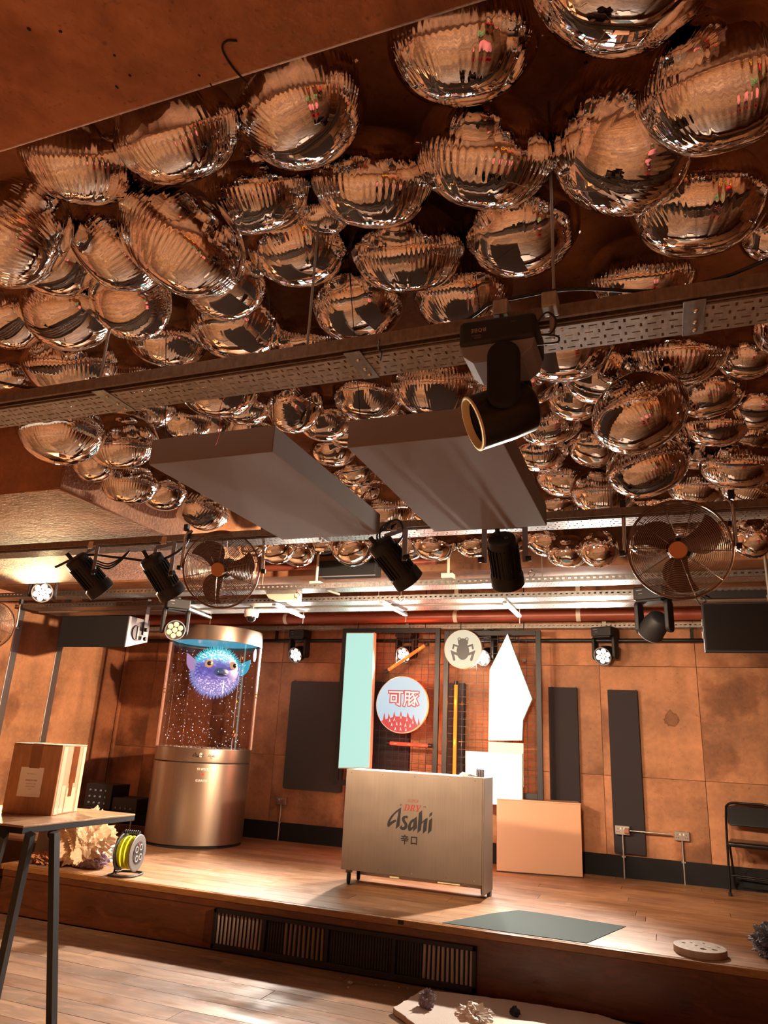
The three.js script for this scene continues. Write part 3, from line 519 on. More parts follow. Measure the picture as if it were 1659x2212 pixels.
// finned spotlight on a yoke; origin at its pivot, lens along dir
function parCan(label, pos, dir, hang, s = 1, cd = LAMP.par, dip = 0.35, cone = 36) {
  const t = thing('stage_spotlight', label, 'stage light', pos); t.scale.setScalar(s);
  const h = new THREE.Group(); h.name = 'can'; t.add(h); pointAt(h, dir);
  obj('housing', lathe([[0, -0.15], [0.05, -0.148], [0.072, -0.14], [0.078, -0.125], [0.078, 0.09], [0.092, 0.1], [0.095, 0.16], [0.088, 0.162], [0.084, 0.115], [0, 0.112]], 36).rotateX(Math.PI / 2), M.blackMetal, h);
  const fin = new THREE.BoxGeometry(0.005, 0.011, 0.17);
  for (let k = 0; k < 22; k++) { const a = k / 22 * Math.PI * 2, f = obj('cooling_fin', fin, M.blackMetal, h); f.position.set(Math.sin(a) * 0.081, Math.cos(a) * 0.081, 0.0); f.rotation.z = -a; }
  obj('lamp_lens', new THREE.CircleGeometry(0.084, 28).translate(0, 0, 0.118), glow(LAMP.parColor, 2), h);
  spotLight(LAMP.parColor, cd, pos.clone().addScaledVector(dir.clone().normalize(), 0.17), pos.clone().add(dir.clone().setY(dir.y * dip)), cone * D2R, 0.9, 4);
  obj('power_mark', new THREE.TorusGeometry(0.009, 0.0016, 6, 16).translate(0.03, 0.02, -0.1505), M.greyPaint, h);
  obj('plug', bar(V(-0.02, -0.01, -0.15), V(-0.02, -0.01, -0.2), 0.014, 12), M.black, h);
  const fl = dir.clone().setY(0).normalize(), sd = V(fl.z, 0, -fl.x);
  const L = sd.clone().multiplyScalar(0.115), R = L.clone().negate();
  for (const k of [L, R]) { const a = obj('yoke_arm', sqbar(k.clone().addScaledVector(UP, -0.02), k.clone().addScaledVector(UP, hang - 0.03), 0.03, 0.006), M.greyPaint, t); obj('knob', bar(k.clone().multiplyScalar(1.02), k.clone().multiplyScalar(1.3), 0.015, 10), M.black, a); }
  obj('yoke_bridge', sqbar(L.clone().addScaledVector(UP, hang - 0.03), R.clone().addScaledVector(UP, hang - 0.03), 0.006, 0.03), M.greyPaint, t);
  obj('hook_clamp', [rbox(0.05, 0.06, 0.05, 0.01, 0, hang + 0.0, 0), bar(V(-0.05, hang, 0), V(0.05, hang, 0), 0.009, 10)], M.chrome, t);
  return t;
}
{
  const z = T2z - 0.02, pc = (x, y, dx, dy, dz, lab) => parCan(lab, onZ(x, y, z), V(dx, dy, dz), TY - onZ(x, y, z).y + 0.01);
  pc(348, 1242, 0.25, -0.72, -0.65, 'black finned spotlight left of the smaller fan');
  pc(190, 1240, 0.38, -0.66, -0.65, 'black finned spotlight next to the dazzling moving head');
  pc(850, 1212, 0.45, -0.65, -0.6, 'black finned spotlight below the gap between the hanging panels, with a coiled cable');
  pc(1090, 1208, -0.02, -0.7, -0.7, 'black finned spotlight below the right-hand hanging panel');
  parCan('black finned spotlight at the right end of the fan tray, aimed at the left wall', V(2.35, 2.68, T2z - 0.02), V(-1, -0.09, -0.29), TY - 2.67, 1, LAMP.side, 1, 20);
  cableRun([onZ(835, 1190, z), onZ(822, 1165, z), onZ(838, 1140, z), onZ(868, 1130, z), onZ(878, 1160, z), onZ(858, 1185, z), onZ(835, 1180, z), onZ(828, 1160, z), onZ(850, 1135, z)].map((p) => p.add(V(0, 0, 0.06))), 0.006, 'black cable coiled on the middle spotlight', 'coiled_cable');
  cableRun([onZ(1075, 1195, z), onZ(1062, 1170, z), onZ(1080, 1155, z), onZ(1095, 1170, z), onZ(1090, 1190, z)].map((p) => p.add(V(0, 0, 0.06))), 0.005, 'short black cable looped behind the spotlight under the right-hand panel', 'coiled_cable');
}
// ═════════════════════════ FANS ═════════════════════════
function fan(label, pos, dir, R, turn, hang) {
  const t = thing('fan', label, 'fan', pos);
  const h = new THREE.Group(); h.name = 'cage_and_blades'; t.add(h); pointAt(h, dir); h.rotateZ(turn);
  const ring = (r, z, w = 0.0014, n = 56) => new THREE.TorusGeometry(r, w, 4, n).translate(0, 0, z);
  const front = [], back = [], dome = (r) => 0.075 * (1 - Math.pow(r / R, 2.4));
  for (let k = 0; k < 21; k++) { const r = 0.062 + (R - 0.066) * (k / 20.5); front.push(ring(r, dome(r) + 0.01)); if (k % 1 === 0) back.push(ring(r, -dome(r) * 0.9 - 0.02, 0.0012, 48)); }
  for (let k = 0; k < 10; k++) { const a = k / 10 * 6.283, pt = (r, f) => V(Math.cos(a) * r, Math.sin(a) * r, f > 0 ? dome(r) + 0.012 : -dome(r) * 0.9 - 0.022); for (const f of [1, -1]) { const L = []; for (let j = 0; j <= 6; j++) L.push(pt(0.05 + (R - 0.05) * j / 6, f)); (f > 0 ? front : back).push(new THREE.TubeGeometry(new THREE.CatmullRomCurve3(L), 10, 0.0018, 4)); } }
  obj('front_grille', front, M.wire, h); obj('back_grille', back, M.wire, h);
  obj('outer_ring', [new THREE.TorusGeometry(R, 0.006, 8, 72), new THREE.CylinderGeometry(R + 0.002, R + 0.002, 0.024, 72, 1, true).rotateX(Math.PI / 2)], M.copperPaint, h);
  obj('hub_badge', new THREE.CylinderGeometry(0.042, 0.046, 0.012, 32).rotateX(Math.PI / 2).translate(0, 0, 0.093), std({ color: 0xb07a52, metalness: 0.6, roughness: 0.35 }), h);
  obj('motor', [new THREE.CylinderGeometry(0.06, 0.075, 0.12, 24).rotateX(Math.PI / 2).translate(0, 0, -0.12)], M.black, h);
  const bs = new THREE.Shape(); bs.moveTo(0.03, -0.03); bs.bezierCurveTo(0.08, -0.12, 0.16, -0.11, 0.21, -0.035); bs.bezierCurveTo(0.225, 0.0, 0.215, 0.055, 0.2, 0.075); bs.bezierCurveTo(0.15, 0.03, 0.09, 0.035, 0.035, 0.035); bs.lineTo(0.03, -0.03);
  const bg = new THREE.ExtrudeGeometry(bs, { depth: 0.003, bevelEnabled: false, curveSegments: 12 }); bg.scale(R / 0.245, R / 0.245, 1);
  const bp = bg.attributes.position; for (let i = 0; i < bp.count; i++) { const x = bp.getX(i), y = bp.getY(i); bp.setZ(i, bp.getZ(i) + y * 0.42 - 0.01); } bg.computeVertexNormals();
  for (let k = 0; k < 3; k++) { const b = obj('blade', bg, M.bladeBrown, h); b.rotation.z = k * Math.PI * 2 / 3; }
  obj('spindle', new THREE.CylinderGeometry(0.035, 0.035, 0.05, 20).rotateX(Math.PI / 2), M.bladeBrown, h);
  const fl = dir.clone().setY(0).normalize(), sd = V(fl.z, 0, -fl.x);
  for (const k of [-1, 1]) { const s = sd.clone().multiplyScalar(k * (R + 0.014)); const a = obj('bracket_arm', tube([s.clone(), s.clone().add(V(0, hang * 0.6, 0)), s.clone().multiplyScalar(0.98).add(V(0, hang, 0)), s.clone().multiplyScalar(0.9).add(V(0, hang + 0.03, -0.02))], 0.0105, 16, 8), M.chrome, t); obj('pivot_knob', bar(s.clone().multiplyScalar(1.0), s.clone().multiplyScalar(1.1), 0.016, 10), M.black, a); obj('arm_cap', rbox(0.03, 0.045, 0.03, 0.004, s.x, hang + 0.045, s.z), M.black, a); }
  return t;
}
{
  const r = onZ(1467, 1187, -3.9); fan('larger-looking bronze cage fan with brown blades on the tray near the black hanging screen', r, V(-0.1, -0.28, 1), 0.253, 0.55, TY - r.y + 0.03);
  const l = onZ(478, 1230, -3.93); fan('bronze cage fan with brown blades hung between the left spotlights and the acoustic panel', l, V(0.35, -0.26, 1), 0.25, 0.2, TY - l.y + 0.03);
  const e = onZ(-28, 1350, -5.2); fan('cage fan half out of view beside the left pillar', e, V(0.8, -0.2, 0.6), 0.24, 0.9, 0.22);
}
// ═════════════════════════ HUNG SPEAKERS AND SCREEN ═════════════════════════
{
  const z = -6.5, A = onZ(137, 1330, z), B = onZ(280, 1330, z), C2 = onZ(280, 1398, z), S1 = onZ(338, 1330, z);
  const w = B.x - A.x, h = B.y - C2.y, t = thing('hanging_loudspeaker', 'black wide-fronted loudspeaker with grey tapered cheeks hung left of the stage', 'loudspeaker', V((A.x + B.x) / 2, C2.y, z));
  obj('grille_front', rbox(w, h, 0.02, 0.006, 0, h / 2, 0), M.blackMatte, t);
  const d = 0.36;
  obj('cabinet', poly([[0, 0], [0, h], [-d, h], [-d, h * 0.3]], w - 0.01, 0.004).rotateY(-Math.PI / 2).translate(w / 2 - 0.005, 0, -0.01), M.greyPaint, t);
  const sd = obj('handle_recess', new THREE.CylinderGeometry(0.085, 0.085, 0.012, 28).rotateZ(Math.PI / 2).translate(w / 2, h * 0.52, -0.17), M.black, t);
  obj('handle_bar', rbox(0.014, 0.15, 0.03, 0.004, w / 2 + 0.006, h * 0.52, -0.17), M.greyPaint, sd);
  obj('bracket', [rbox(0.012, 0.42, 0.06, 0.003, w / 2 + 0.012, h * 0.52 + 0.2, -0.28), box(w, 0.012, 0.06, 0, h * 0.52 + 0.41, -0.28)], M.greyPaint, t);
  for (const k of [-1, 1]) obj('knob', bar(V(w / 2 + 0.016, h * 0.52 + k * 0.05, -0.28), V(w / 2 + 0.05, h * 0.52 + k * 0.05, -0.28), 0.022, 8), M.black, t);
}
{
  const z = -6.0, A = onZ(1514, 1303, z), B = onZ(1514, 1410, z), h = A.y - B.y, w = 0.95;
  const t = thing('hanging_screen', 'black flat screen hung on the right above the stage', 'screen', V(A.x + w / 2, B.y, z));
  obj('panel', rbox(w, h, 0.045, 0.006, 0, h / 2, 0), M.black, t);
  obj('display_glass', box(w - 0.03, h - 0.03, 0.002, 0, h / 2, 0.0235), std({ color: 0x050506, roughness: 0.35 }), t);
  obj('edge_buttons', [box(0.008, 0.05, 0.03, -w / 2 - 0.004, h * 0.6, 0), box(0.008, 0.05, 0.03, -w / 2 - 0.004, h * 0.35, 0)], M.greyPaint, t);
  obj('top_bar', rbox(w, 0.06, 0.05, 0.004, 0, h + 0.08, -0.1), M.black, t);
  obj('hanger', [bar(V(0, h, 0), V(0, YC - B.y, 0), 0.012, 8), bar(V(0, h + 0.08, -0.1), V(0, h, 0), 0.012, 8)], M.zincDull, t);
  cableRun([onZ(1440, 1286, -6.0), onZ(1500, 1290, -6.0), onZ(1512, 1305, -6.0), onZ(1525, 1298, -6.0), onZ(1500, 1282, -6.0)], 0.006, 'tangled black cable beside the top corner of the hanging screen');
}
{
  const z = -6.16, A = onZ(690, 1205, z), B = onZ(810, 1240, z), w = B.x - A.x, t = thing('ceiling_loudspeaker', 'flat black loudspeaker under the beam behind the balloons', 'loudspeaker', V((A.x + B.x) / 2, B.y, z));
  obj('cabinet', rbox(w, 0.15, 0.16, 0.008, 0, 0.075, -0.08), M.blackMatte, t); obj('edge_trim', box(w * 0.98, 0.01, 0.012, 0, -0.004, -0.02), M.greyPaint, t); obj('wall_bracket', rbox(0.2, 0.05, 0.1, 0.004, 0, 0.1, -0.14), M.zincDull, t);
}
// dome camera, emergency light, ceiling conduit drops
{
  const p = onZ(543, 1330, -6.9), t = thing('dome_camera', 'white dome security camera above the display tube', 'camera', p);
  obj('housing', lathe([[0, 0.07], [0.075, 0.068], [0.085, 0.05], [0.075, -0.012], [0.06, -0.016], [0, -0.016]], 28), M.white, t);
  obj('dome', new THREE.SphereGeometry(0.055, 24, 12, 0, Math.PI * 2, Math.PI / 2, Math.PI / 2).translate(0, -0.014, 0), M.blackGloss, t);
  obj('mount', bar(V(0, 0.07, 0), V(0, 3.0 - p.y, 0), 0.02, 10), M.white, t);
  const q = onZ(617, 1290, -6.3), e = thing('emergency_light', 'white boat-shaped emergency light slung below the narrow tray', 'light fitting', q);
  obj('housing', poly([[-0.21, 0.035], [0.16, 0.035], [0.16, -0.04], [-0.1, -0.04], [-0.17, -0.015]], 0.09, 0.006).translate(0, 0, -0.045), M.cream, e);
  obj('hanger', [bar(V(-0.1, 0.03, 0), V(-0.1, 3.0 - q.y, 0), 0.004, 6), bar(V(0.1, 0.03, 0), V(0.1, 3.0 - q.y, 0), 0.004, 6)], M.zincDull, e);
  [[683, 1262], [968, 1245]].forEach(([x, y]) => { const c = onZ(x, y, -6.1), k = thing('conduit_drop', 'pale conduit drop with a junction box under the beam', 'conduit', c, 0, 'conduit drops under the beam'); obj('pipe', bar(V(0, 0.02, 0), V(0, YC - c.y, 0), 0.013, 10), M.cream, k); obj('junction_box', rbox(0.11, 0.045, 0.09, 0.006, 0, 0, 0), M.cream, k); obj('flexible_tail', tube([V(0.04, -0.01, 0), V(0.1, -0.05, -0.05), V(0.2, -0.08, -0.12)], 0.012, 16, 8), M.zincDull, k); });
  const rp = [[250, 1238], [330, 1236], [800, 1222]].map(([x, y]) => onZ(x, y, -6.2)); tag(obj('copper_pipe', bar(V(XL, rp[0].y, -6.25), V(-1.9, rp[0].y, -6.25), 0.032, 14), M.pipeRed), 'dark red pipe running behind the left spotlights and fan', 'pipe');
}

// steel hooks and loose cable loops on the tray over the stage
for (const [x, y] of [[641, 1286], [866, 1292], [1148, 1240]]) { const p = onZ(x, y, T3z - 0.01), t = thing('shackle', 'small steel shackle hooked on the narrow tray over the stage', 'shackle', p, 0, 'shackles on the narrow tray'); obj('ring', new THREE.TorusGeometry(0.026, 0.005, 8, 20), M.chrome, t); obj('shank', bar(V(0, 0.024, 0), V(0, Math.max(0.04, 3.01 - p.y), 0), 0.005, 8), M.chrome, t); }
cableRun([onY(1215, 1262, 3.02), onY(1228, 1246, 3.02), onY(1245, 1242, 3.02), onY(1250, 1258, 3.02), onY(1225, 1266, 3.02)].map((p) => p.setZ(T3z - 0.05)), 0.007, 'loose black cable loop standing up on the narrow tray, near the finned spotlight');
cableRun([onY(1312, 1264, 3.02), onY(1330, 1247, 3.02), onY(1352, 1246, 3.02), onY(1365, 1258, 3.02)].map((p) => p.setZ(T3z - 0.05)), 0.007, 'loose black cable loop on the narrow tray, near the large fan');
// ═════════════════════════ GLASS DISPLAY TUBE WITH THE FISH ═════════════════════════
// brand lettering, drawn as slanted pen-cut strokes in a box 100 wide and 46 high
function drawAsahi(x, X, Y, s, color) {
  x.save(); x.translate(X, Y); x.scale(s, s); x.fillStyle = color;
  const f = (pts) => { x.beginPath(); pts.forEach(([a, b], i) => (i ? x.lineTo(a, b) : x.moveTo(a, b))); x.closePath(); x.fill(); };
  // A
  x.beginPath(); x.moveTo(30, 0); x.bezierCurveTo(16, 8, 2, 22, 0, 34); x.bezierCurveTo(-1, 40, 2, 43, 5, 40); x.bezierCurveTo(10, 35, 17, 30, 20, 29); x.lineTo(19, 25); x.bezierCurveTo(12, 27, 8, 30, 6, 32); x.bezierCurveTo(9, 22, 17, 13, 24, 8); x.lineTo(19, 44); x.lineTo(28, 36); x.closePath(); x.fill();
  // s
  x.beginPath(); x.moveTo(46, 16); x.bezierCurveTo(36, 14, 30, 20, 33, 26); x.bezierCurveTo(35, 30, 40, 32, 39, 36); x.bezierCurveTo(36, 41, 31, 38, 33, 34); x.lineTo(28, 40); x.bezierCurveTo(32, 48, 45, 45, 46, 35); x.bezierCurveTo(46, 29, 38, 26, 39, 22); x.bezierCurveTo(41, 19, 44, 20, 44, 23); x.closePath(); x.fill();
  // a
  x.beginPath(); x.moveTo(66, 15); x.lineTo(60, 20); x.bezierCurveTo(50, 22, 44, 38, 48, 44); x.bezierCurveTo(52, 47, 57, 42, 59, 38); x.lineTo(58, 46); x.lineTo(67, 38); x.closePath(); x.moveTo(59, 26); x.lineTo(58, 34); x.bezierCurveTo(56, 38, 53, 39, 53, 36); x.bezierCurveTo(53, 32, 56, 27, 59, 26); x.fill('evenodd');
  // h
  f([[77, 2], [70, 8], [68, 48], [76, 41], [77, 29], [81, 25], [80, 48], [88, 41], [90, 16], [84, 19], [78, 25]]);
  // i
  f([[100, 15], [93, 21], [91, 48], [99, 40]]); f([[100, 3], [94, 8], [93, 15], [99, 10]]);
  x.restore();
}
// characters from straight strokes: each list of [x1,y1,x2,y2] in a 100 x 100 box
const KANJI = {
  ka: [[4, 10, 96, 10], [78, 10, 78, 92], [78, 92, 62, 86], [18, 32, 18, 72], [18, 32, 54, 32], [54, 32, 54, 72], [18, 70, 54, 70]],
  ton: [[12, 8, 12, 70], [12, 70, 4, 94], [12, 8, 38, 8], [38, 8, 38, 92], [12, 34, 38, 34], [12, 58, 38, 58], [48, 10, 98, 10], [72, 12, 46, 38], [64, 24, 78, 50], [78, 50, 76, 92], [76, 92, 64, 88], [72, 40, 46, 62], [77, 60, 46, 86], [94, 32, 78, 48], [80, 52, 98, 86]],
  kara: [[50, 0, 50, 14], [10, 16, 90, 16], [30, 22, 36, 38], [70, 22, 64, 38], [4, 42, 96, 42], [14, 64, 86, 64], [50, 42, 50, 100]],
  kuchi: [[14, 12, 86, 12], [14, 12, 14, 92], [86, 12, 86, 92], [14, 86, 86, 86]],
};
function drawKanji(x, k, X, Y, s, lw, color) { x.save(); x.translate(X, Y); x.strokeStyle = color; x.lineWidth = lw; x.lineCap = 'square'; x.lineJoin = 'miter'; for (const [a, b, c, d] of KANJI[k]) { x.beginPath(); x.moveTo(a * s, b * s); x.lineTo(c * s, d * s); x.stroke(); } x.restore(); }

{
  const C0 = V(-5.376, SY, -8.05), R = 0.575;
  const t = thing('glass_display_tube', 'tall cylindrical display, brushed metal drum below a glass tube holding a glowing puffer fish', 'display', C0);
  const yS = 0.918, yG = 1.075, yC = 2.33, yT = 2.515;      // seam, glass foot, cap foot, cap top
  obj('foot_ring', cyl(R - 0.03, R - 0.01, 0.03, 72, 0, 0.015, 0), M.blackMatte, t);
  const drum = (r, y0, y1) => { const g = lathe([[r - 0.01, y0], [r, y0 + 0.006], [r, y1 - 0.006], [r - 0.01, y1]], 96); const u = g.attributes.uv; for (let i = 0; i < u.count; i++) u.setXY(i, u.getX(i) * Math.PI * 2 * r, u.getY(i) * (y1 - y0)); return g; };
  obj('drum', drum(R, 0.03, yS - 0.004), M.brushedGold, t);
  obj('control_band', drum(R, yS + 0.004, yG), M.brushedGold, t);
  obj('seam_gap', cyl(R - 0.012, R - 0.012, 0.02, 72, 0, yS, 0), M.blackMatte, t);
  obj('display_floor', cyl(R - 0.012, R - 0.012, 0.012, 72, 0, yG - 0.004, 0), std({ color: 0x6c5a4c, roughness: 0.4 }), t);
  obj('cap', [drum(R + 0.012, yC, yT), cyl(R + 0.004, R + 0.004, 0.01, 72, 0, yT - 0.005, 0)], M.brushedGold, t);
  obj('light_ceiling', cyl(R - 0.02, R - 0.02, 0.006, 72, 0, yC + 0.04, 0), glow(0x58c4ee, 0.55), t);
  const gl = new THREE.CylinderGeometry(R - 0.006, R - 0.006, yC - yG, 96, 1, true).translate(0, (yC + yG) / 2, 0);
  obj('glass_tube', gl, phy({ color: 0xe9ddd8, transmission: 1, thickness: 0, roughness: 0.02, ior: 1.45, side: THREE.DoubleSide }), t);
  // two clear edge rails that hold the glass
  const az0 = Math.atan2(-C0.x, -C0.z), view = V(Math.sin(az0), 0, Math.cos(az0)), side = V(view.z, 0, -view.x);
  for (const k of [-1, 1]) { const q = side.clone().multiplyScalar(k * (R - 0.012)).addScaledVector(view, 0.06); const r = obj('edge_rail', rbox(0.03, yC - yG, 0.03, 0.006, q.x, (yC + yG) / 2, q.z), std({ color: 0xd9b3a4, roughness: 0.25, metalness: 0.2 }), t); obj('gold_clip', [rbox(0.036, 0.014, 0.036, 0.003, q.x, 1.75, q.z), rbox(0.036, 0.014, 0.036, 0.003, q.x, 1.71, q.z)], std({ color: 0xcaa05a, metalness: 0.9, roughness: 0.3 }), r); }
  // the print on the drum: curved decals that follow it
  const decal = (ang, y, w, h, tex, name) => { const g = new THREE.CylinderGeometry(R + 0.0012, R + 0.0012, h, 16, 1, true, ang - w / R / 2, w / R).translate(0, y, 0); return obj(name, g, std({ map: tex, transparent: true, roughness: 0.5, metalness: 0.2 }), t); };
  const a = Math.atan2(view.x, view.z);
  decal(a + 0.02, (yS + yG) / 2 + 0.005, 0.3, 0.11, canvasTex(512, 188, (x, w, h) => { x.clearRect(0, 0, w, h); drawAsahi(x, 30, 44, 2.0, '#191516'); x.fillStyle = '#cfc8c0'; x.beginPath(); x.ellipse(190, 90, 34, 44, 0, 0, 7); x.fill(); drawAsahi(x, 150, 70, 0.9, '#191516'); drawAsahi(x, 330, 62, 1.4, '#191516'); drawKanji(x, 'kara', 382, 140, 0.16, 3, '#191516'); drawKanji(x, 'kuchi', 402, 140, 0.16, 3, '#191516'); }), 'brand_print');
  decal(a + 0.02, yS - 0.14, 0.36, 0.24, canvasTex(512, 340, (x, w, h) => { x.clearRect(0, 0, w, h); x.fillStyle = '#e8dfd6'; x.font = 'bold 48px sans-serif'; x.textAlign = 'center'; x.fillText('10 WEEK', 256, 84); x.fillStyle = '#c2352c'; x.beginPath(); x.arc(262, 150, 22, 0, 7); x.fill(); x.fillStyle = '#e8dfd6'; x.fillText('GIANTIS', 256, 262); }), 'white_print');
  // the fish, drawn in light
  const F = onZ(467, 1447, -8.0).sub(C0); F.x = cl(F.x, -0.1, 0.1); F.z = 0.05; F.y -= 0.03;
  const skin = canvasTex(512, 512, (x, w, h) => {
    const im = x.createImageData(w, h); let s = 7; const r = () => (s = (s * 16807) % 2147483647) / 2147483647;
    for (let j = 0; j < h; j++) for (let i = 0; i < w; i++) {
      const v = j / h, n = fbm(i / w * 30, v * 26, 30, 26, 3), m = fbm(i / w * 80, v * 70, 80, 70, 2), k = (j * w + i) * 4;
      const top = 1 - sm(0.28, 0.46, v + (n - 0.5) * 0.12), low = sm(0.52, 0.72, v + (n - 0.5) * 0.2), sp = sm(0.52, 0.62, m);
      let c = [60 + 20 * n, 52 + 30 * n, 120 + 40 * n];
      c = c.map((q, z) => q * (1 - top) + [90 + 150 * sp, 190 + 60 * sp, 205 + 50 * sp][z] * top);
      c = c.map((q, z) => q * (1 - low) + [120 + 80 * sp, 105 + 80 * sp, 160 + 60 * sp][z] * low);
      im.data[k] = c[0]; im.data[k + 1] = c[1]; im.data[k + 2] = c[2]; im.data[k + 3] = 255;
    }
    x.putImageData(im, 0, 0);
  });
  const light = (map, k) => std({ color: 0x000000, emissive: 0xffffff, emissiveMap: map, emissiveIntensity: k, roughness: 0.7 });
  const fish = new THREE.Group(); fish.name = 'puffer_fish'; fish.position.copy(F); t.add(fish); pointAt(fish, V(0.32, 0.02, 1).applyAxisAngle(UP, az0 * 0.9)); fish.userData.label = 'glowing blue and violet spiny puffer fish';
  const RB = 0.29; obj('display_body', new THREE.SphereGeometry(RB, 48, 32).scale(1, 0.97, 0.9), light(skin, 1.7), fish);
  const sp = [], spU = [], cone = new THREE.ConeGeometry(0.011, 0.06, 5).translate(0, 0.025, 0);
  for (let k = 0; k < 520; k++) {
    const y = 1 - 2 * (k + 0.5) / 520, r = Math.sqrt(1 - y * y), f = k * 2.39996, n = V(r * Math.cos(f), y, r * Math.sin(f));
    if (n.z > 0.55 && y > -0.45 && y < 0.75) continue;
    const q = new THREE.Quaternion().setFromUnitVectors(UP, n.clone().add(V(0, -0.15, 0)).normalize());
    const g = cone.clone().applyQuaternion(q).translate(n.x * RB, n.y * RB * 0.97, n.z * RB * 0.9); (y > 0.3 ? sp : spU).push(g);
  }
  obj('display_spines_upper', sp, glow(0x2fc8e0, 0.9), fish).userData.kind = 'stuff'; obj('display_spines_lower', spU, glow(0x8f9ae0, 0.75), fish).userData.kind = 'stuff';
  for (const k of [-1, 1]) {
    const e = new THREE.Vector3(k * 0.15, 0.075, 0.215);
    obj('display_eye', [new THREE.SphereGeometry(0.05, 20, 14).translate(e.x, e.y, e.z)], glow(0xe0a878, 0.85), fish);
    obj('pupil', [new THREE.SphereGeometry(0.028, 16, 10).translate(e.x * 1.06, e.y, e.z + 0.032)], M.blackGloss, fish);
    const fs = new THREE.Shape(); fs.moveTo(0, -0.08); fs.bezierCurveTo(0.08, -0.12, 0.16, -0.04, 0.15, 0.12); fs.bezierCurveTo(0.1, 0.1, 0.05, 0.06, 0, 0.05);
    const fg = ext(fs, 0.016, 0.004, 12); fg.scale(k, 1, 1); fg.rotateY(-k * 0.35); fg.translate(k * 0.27, 0.07, 0.03);
    obj('display_fin', fg, glow(k < 0 ? 0xb89ad0 : 0x28b4dc, 0.8), fish);
  }
  obj('display_mouth', [new THREE.SphereGeometry(0.09, 24, 16).scale(1, 0.62, 0.8).translate(0.0, -0.02, 0.25)], glow(0x4a5f8a, 0.7), fish);
  obj('mouth_slit', new THREE.SphereGeometry(0.06, 20, 10).scale(1, 0.2, 0.5).translate(0, -0.05, 0.292), std({ color: 0x241c3c, roughness: 0.6 }), fish);
  // drifting specks of light and grit on the floor of the tube
  const specks = [], dot = new THREE.OctahedronGeometry(1, 0);
  for (let k = 0; k < 300; k++) { const r = Math.sqrt(rnd()) * (R - 0.05), f = rnd() * 6.283, y = yG + 0.03 + Math.pow(rnd(), 1.15) * (yC - yG - 0.08), s = rr(0.0025, 0.0062); const p = V(Math.cos(f) * r, y, Math.sin(f) * r); if (p.distanceTo(F) < 0.36) continue; specks.push(dot.clone().scale(s, s * rr(1, 1.7), s).translate(p.x, p.y, p.z)); }
  obj('light_specks', specks, glow(0xeef4ff, 1.4), t).userData.kind = 'stuff';
  const grit = []; for (let k = 0; k < 140; k++) { const r = Math.sqrt(rnd()) * (R - 0.05), f = rnd() * 6.283, s = rr(0.008, 0.02); grit.push(dot.clone().scale(s, s * 0.5, s).rotateY(rnd() * 3).translate(Math.cos(f) * r, yG + 0.006, Math.sin(f) * r)); }
  obj('gravel', grit, std({ color: 0x9b9184, roughness: 0.8 }), t).userData.kind = 'stuff';
}

// ═════════════════════════ SIGNS BEHIND THE COUNTER ═════════════════════════
const ZM = -8.60;                       // the mesh frames stand here, in front of the wall
function meshFrame(x0, x1, y0, y1, label) {
  const t = thing('mesh_frame', label, 'mesh frame', V((x0 + x1) / 2, y0, ZM)), w = x1 - x0, h = y1 - y0, b = 0.06;
  obj('post', rbox(b, h, 0.04, 0.003, -w / 2 + b / 2, h / 2, 0), M.blackMetal, t); obj('post', rbox(b, h, 0.04, 0.003, w / 2 - b / 2, h / 2, 0), M.blackMetal, t);
  obj('rail', rbox(w - 2 * b, b, 0.04, 0.003, 0, h - b / 2, 0), M.blackMetal, t); obj('rail', rbox(w - 2 * b, b, 0.04, 0.003, 0, b / 2, 0), M.blackMetal, t);
  for (const k of [-1, 1]) obj('hanger', bar(V(k * (w / 2 - 0.2), h, -0.01), V(k * (w / 2 - 0.2), YC - y0, -0.01), 0.006, 8), M.blackMetal, t);
  const g = []; for (let x = -w / 2 + b; x < w / 2 - b; x += 0.085) g.push(new THREE.BoxGeometry(0.0045, h - 2 * b, 0.0045).translate(x, h / 2, -0.01)); for (let y = b; y < h - b; y += 0.085) g.push(new THREE.BoxGeometry(w - 2 * b, 0.0045, 0.0045).translate(0, y, -0.005));
  obj('wire_grid', g, std({ color: 0x2c2422, metalness: 0.6, roughness: 0.4 }), t); return t;
}
{
  const tl = onZ(742, 1358, ZM), m1 = onZ(952, 1360, ZM), m2 = onZ(961, 1360, ZM), tr = onZ(1168, 1362, ZM);
  meshFrame(tl.x, m1.x, 1.13, tl.y, 'black steel frame with wire mesh behind the teal light box');
  meshFrame(m2.x, tr.x, 1.13, tr.y, 'black steel frame with wire mesh behind the pointed white light panel');
}
